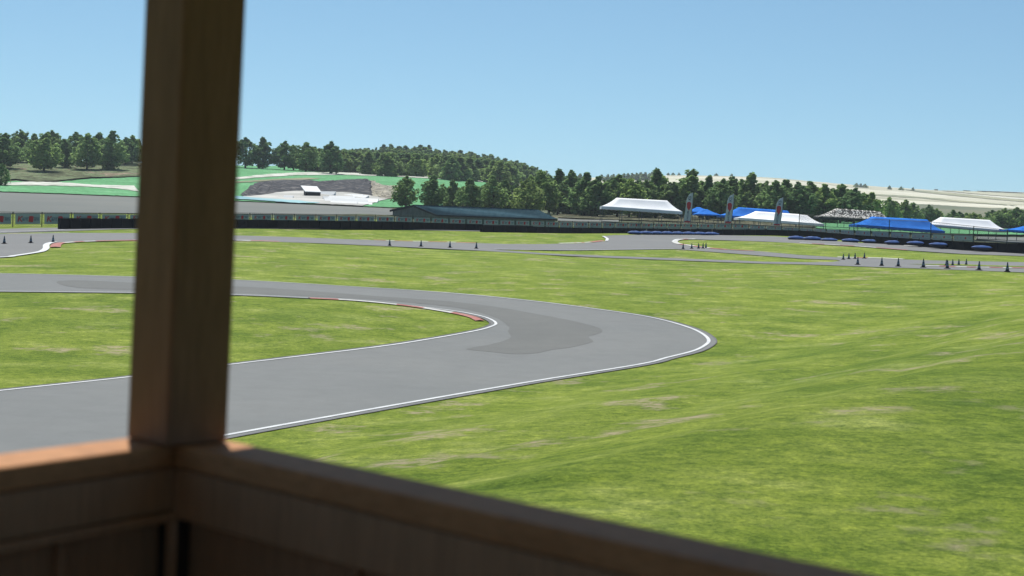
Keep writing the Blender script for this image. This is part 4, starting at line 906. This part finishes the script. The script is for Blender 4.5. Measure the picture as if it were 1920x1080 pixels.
# ------------------------------------------------------------------ wooden lookout hut around the camera
def mat_wood(name, a, b, sx=(1,1,1)):
    g = NG(name)
    gr = g.ramp(g.noise(3.0, 8, rough=0.65, stretch=sx, dist=0.4), [(0.3, a), (0.7, b)])
    fi = g.ramp(g.noise(18, 6, rough=0.7, stretch=sx), [(0.35, 0.82), (0.65, 1.1)])
    return g.out(g.mix(1.0, gr, fi, 'MULTIPLY'), 0.7, 0.22, g.noise(18, 4, stretch=sx), 0.002)
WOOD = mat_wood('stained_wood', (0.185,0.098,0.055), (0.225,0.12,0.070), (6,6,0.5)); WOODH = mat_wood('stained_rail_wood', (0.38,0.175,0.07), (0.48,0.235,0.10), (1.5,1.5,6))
WOODP = mat_wood('panel_wood', (0.36,0.20,0.105), (0.42,0.235,0.125), (7,7,0.4)); WOODK = mat_wood('recess_shade_wood', (0.035,0.025,0.018), (0.05,0.04,0.03))
zr = 4.555
LA, LB = on_z(240,820,zr), on_z(0,850,zr); RA, RB = on_z(500,840,zr), on_z(1650,1080,zr)
dL, dR = (LB-LA).to_2d().normalized(), (RB-RA).to_2d().normalized()
den = dL.x*dR.y-dL.y*dR.x; q = (RA-LA).to_2d(); tt = (q.x*dR.y-q.y*dR.x)/den; P0 = LA.to_2d()+dL*tt
nL = Vector((-dL.y, dL.x)); nL = nL if nL.x > 0 else -nL          # pointing into the hut
nR = Vector((-dR.y, dR.x)); nR = nR if nR.y < 0 else -nR
hut = empty('lookout_hut', (P0.x, P0.y, T(P0.x, P0.y))); tag(hut, 'dark wooden lookout hut in the foreground: corner post, sunlit railing and boarded parapet', 'hut')
LLEN, RLEN = 3.7, 4.6
def wp(s, t, a, b, z):      # s along left side, t along right side, a/b inward offsets
    p = P0+dL*s+dR*t+nL*a+nR*b; return (p.x, p.y, z)
def para(name, s0, s1, t0, t1, z0, z1, m, bev=0.0):
    mb = MB(); q = [(s0,t0),(s1,t0),(s1,t1),(s0,t1)]; pts = [P0+dL*s+dR*t for s, t in q]
    if (pts[1]-pts[0]).cross(pts[2]-pts[0]) < 0: pts = pts[::-1]
    mb.prism([(p.x,p.y,z0) for p in pts], [(p.x,p.y,z1) for p in pts]); o = mb.build(name, m, hut)
    if bev: bevel(o, bev, 3)
    return o
sn = abs(dL.x*dR.y-dL.y*dR.x); k_ = 1/sn       # inward thickness -> parallelogram coordinate
def tk(x): return x*k_
zf = 3.45
# left rail runs along s (t small); right rail along t (s small)
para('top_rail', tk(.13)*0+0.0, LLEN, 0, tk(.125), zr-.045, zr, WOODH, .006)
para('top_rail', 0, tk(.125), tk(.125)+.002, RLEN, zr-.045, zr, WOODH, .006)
para('apron_board', tk(.07), LLEN, tk(.07), tk(.118), zr-.13, zr-.047, WOODP, .004)
para('apron_board', tk(.07), tk(.118), tk(.1185), RLEN, zr-.145, zr-.047, WOODP, .004)
para('ledge', tk(.04), LLEN, tk(.040), tk(.128), zr-.150, zr-.132, WOODP, .003)
para('parapet_board', tk(.02), LLEN, tk(.02), tk(.055), zf-.2, zr-.152, WOODP)
para('parapet_board', tk(.02), tk(.055), tk(.057), RLEN, zf-.2, zr-.147, WOODP)
def bat(s, t, w_, nm='batten', m=WOODP, d=.02, side='L'):
    if side == 'L': para(nm, s, s+w_, tk(.057), tk(.057+d), zf, zr-.153, m, .003)
    else: para(nm, tk(.057), tk(.057+d), t, t+w_, zf, zr-.148, m, .003)
for s in (.36, .72, 1.1, 1.5, 1.9): bat(s, 0, .018)
for t in (.62, 1.3, 1.98, 2.6): bat(0, t, .02, side='R')
para('corner_shade_block', tk(.058), tk(.105), tk(.058), tk(.105), zf, zr-.152, WOODK)  # solid block, coloured dark to paint the shade of a corner recess
para('corner_batten', tk(.1055), tk(.125), tk(.1055), tk(.125), zf, zr-.151, WOODP, .003)
# corner post, leaning very slightly
hs = .0700; pc = on_z(331.5, 826, zr).to_2d(); top_c = at(367, 0, pc.y).to_2d()
lean = (top_c-pc)/(at(367,0,pc.y).z-zr); lean.y = 0
mb = MB()
def pq(z):
    c_ = pc+lean*(z-zr); a1 = (dR+dL*0).normalized(); a2 = Vector((-a1.y, a1.x))
    return [(c_+a1*(i*hs)+a2*(j*hs)).to_tuple()+(z,) for i, j in ((-1,-1),(1,-1),(1,1),(-1,1))]
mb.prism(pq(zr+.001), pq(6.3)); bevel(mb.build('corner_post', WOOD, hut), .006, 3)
for s, t in ((LLEN-.1, .05), (.05, RLEN-.1)):
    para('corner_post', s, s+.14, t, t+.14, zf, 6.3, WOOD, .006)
para('floor', -.05, LLEN+.1, -.05, RLEN+.1, zf-.25, zf-.2, WOODP)
para('roof', -.75*k_, LLEN+.6, -.44*k_, RLEN+.5, 6.10, 6.2, WOODP)
para('back_wall', LLEN-.08, LLEN, .2, RLEN, zf-.2, 4.5, WOODP)
para('back_wall', .2, LLEN-.082, RLEN-.08, RLEN, zf-.2, 4.5, WOODP)
for s, t in ((.1,.1),(LLEN-.15,.1),(.1,RLEN-.15),(LLEN-.15,RLEN-.15)):
    p = P0+dL*s+dR*t; mb = MB(); mb.box((p.x, p.y, (zf-.25+T(p.x,p.y)-.3)/2), (.16,.16,zf-.25-T(p.x,p.y)+.3), .78); mb.build('stilt', WOOD, hut)
print('forest', nf_, 'objects', len(bpy.data.objects))

# ------------------------------------------------------------------ air
hm = bpy.data.materials.new('haze'); hm.use_nodes = True; n = hm.node_tree; n.nodes.remove(n.nodes['Principled BSDF'])
pv = n.nodes.new('ShaderNodeVolumePrincipled'); pv.inputs['Density'].default_value = 0.00014; pv.inputs['Color'].default_value = (0.80,0.90,1.0,1); pv.inputs['Anisotropy'].default_value = 0.2
n.links.new(pv.outputs[0], n.nodes['Material Output'].inputs['Volume'])
z0_, z1_ = float(ZG.min())-1, float(ZG.max())+14; mb = MB(); mb.box((0, 0, (z0_+z1_)/2), (14400, 14400, z1_-z0_)); hz = mb.build('haze', hm); tag(hz, kind='stuff')
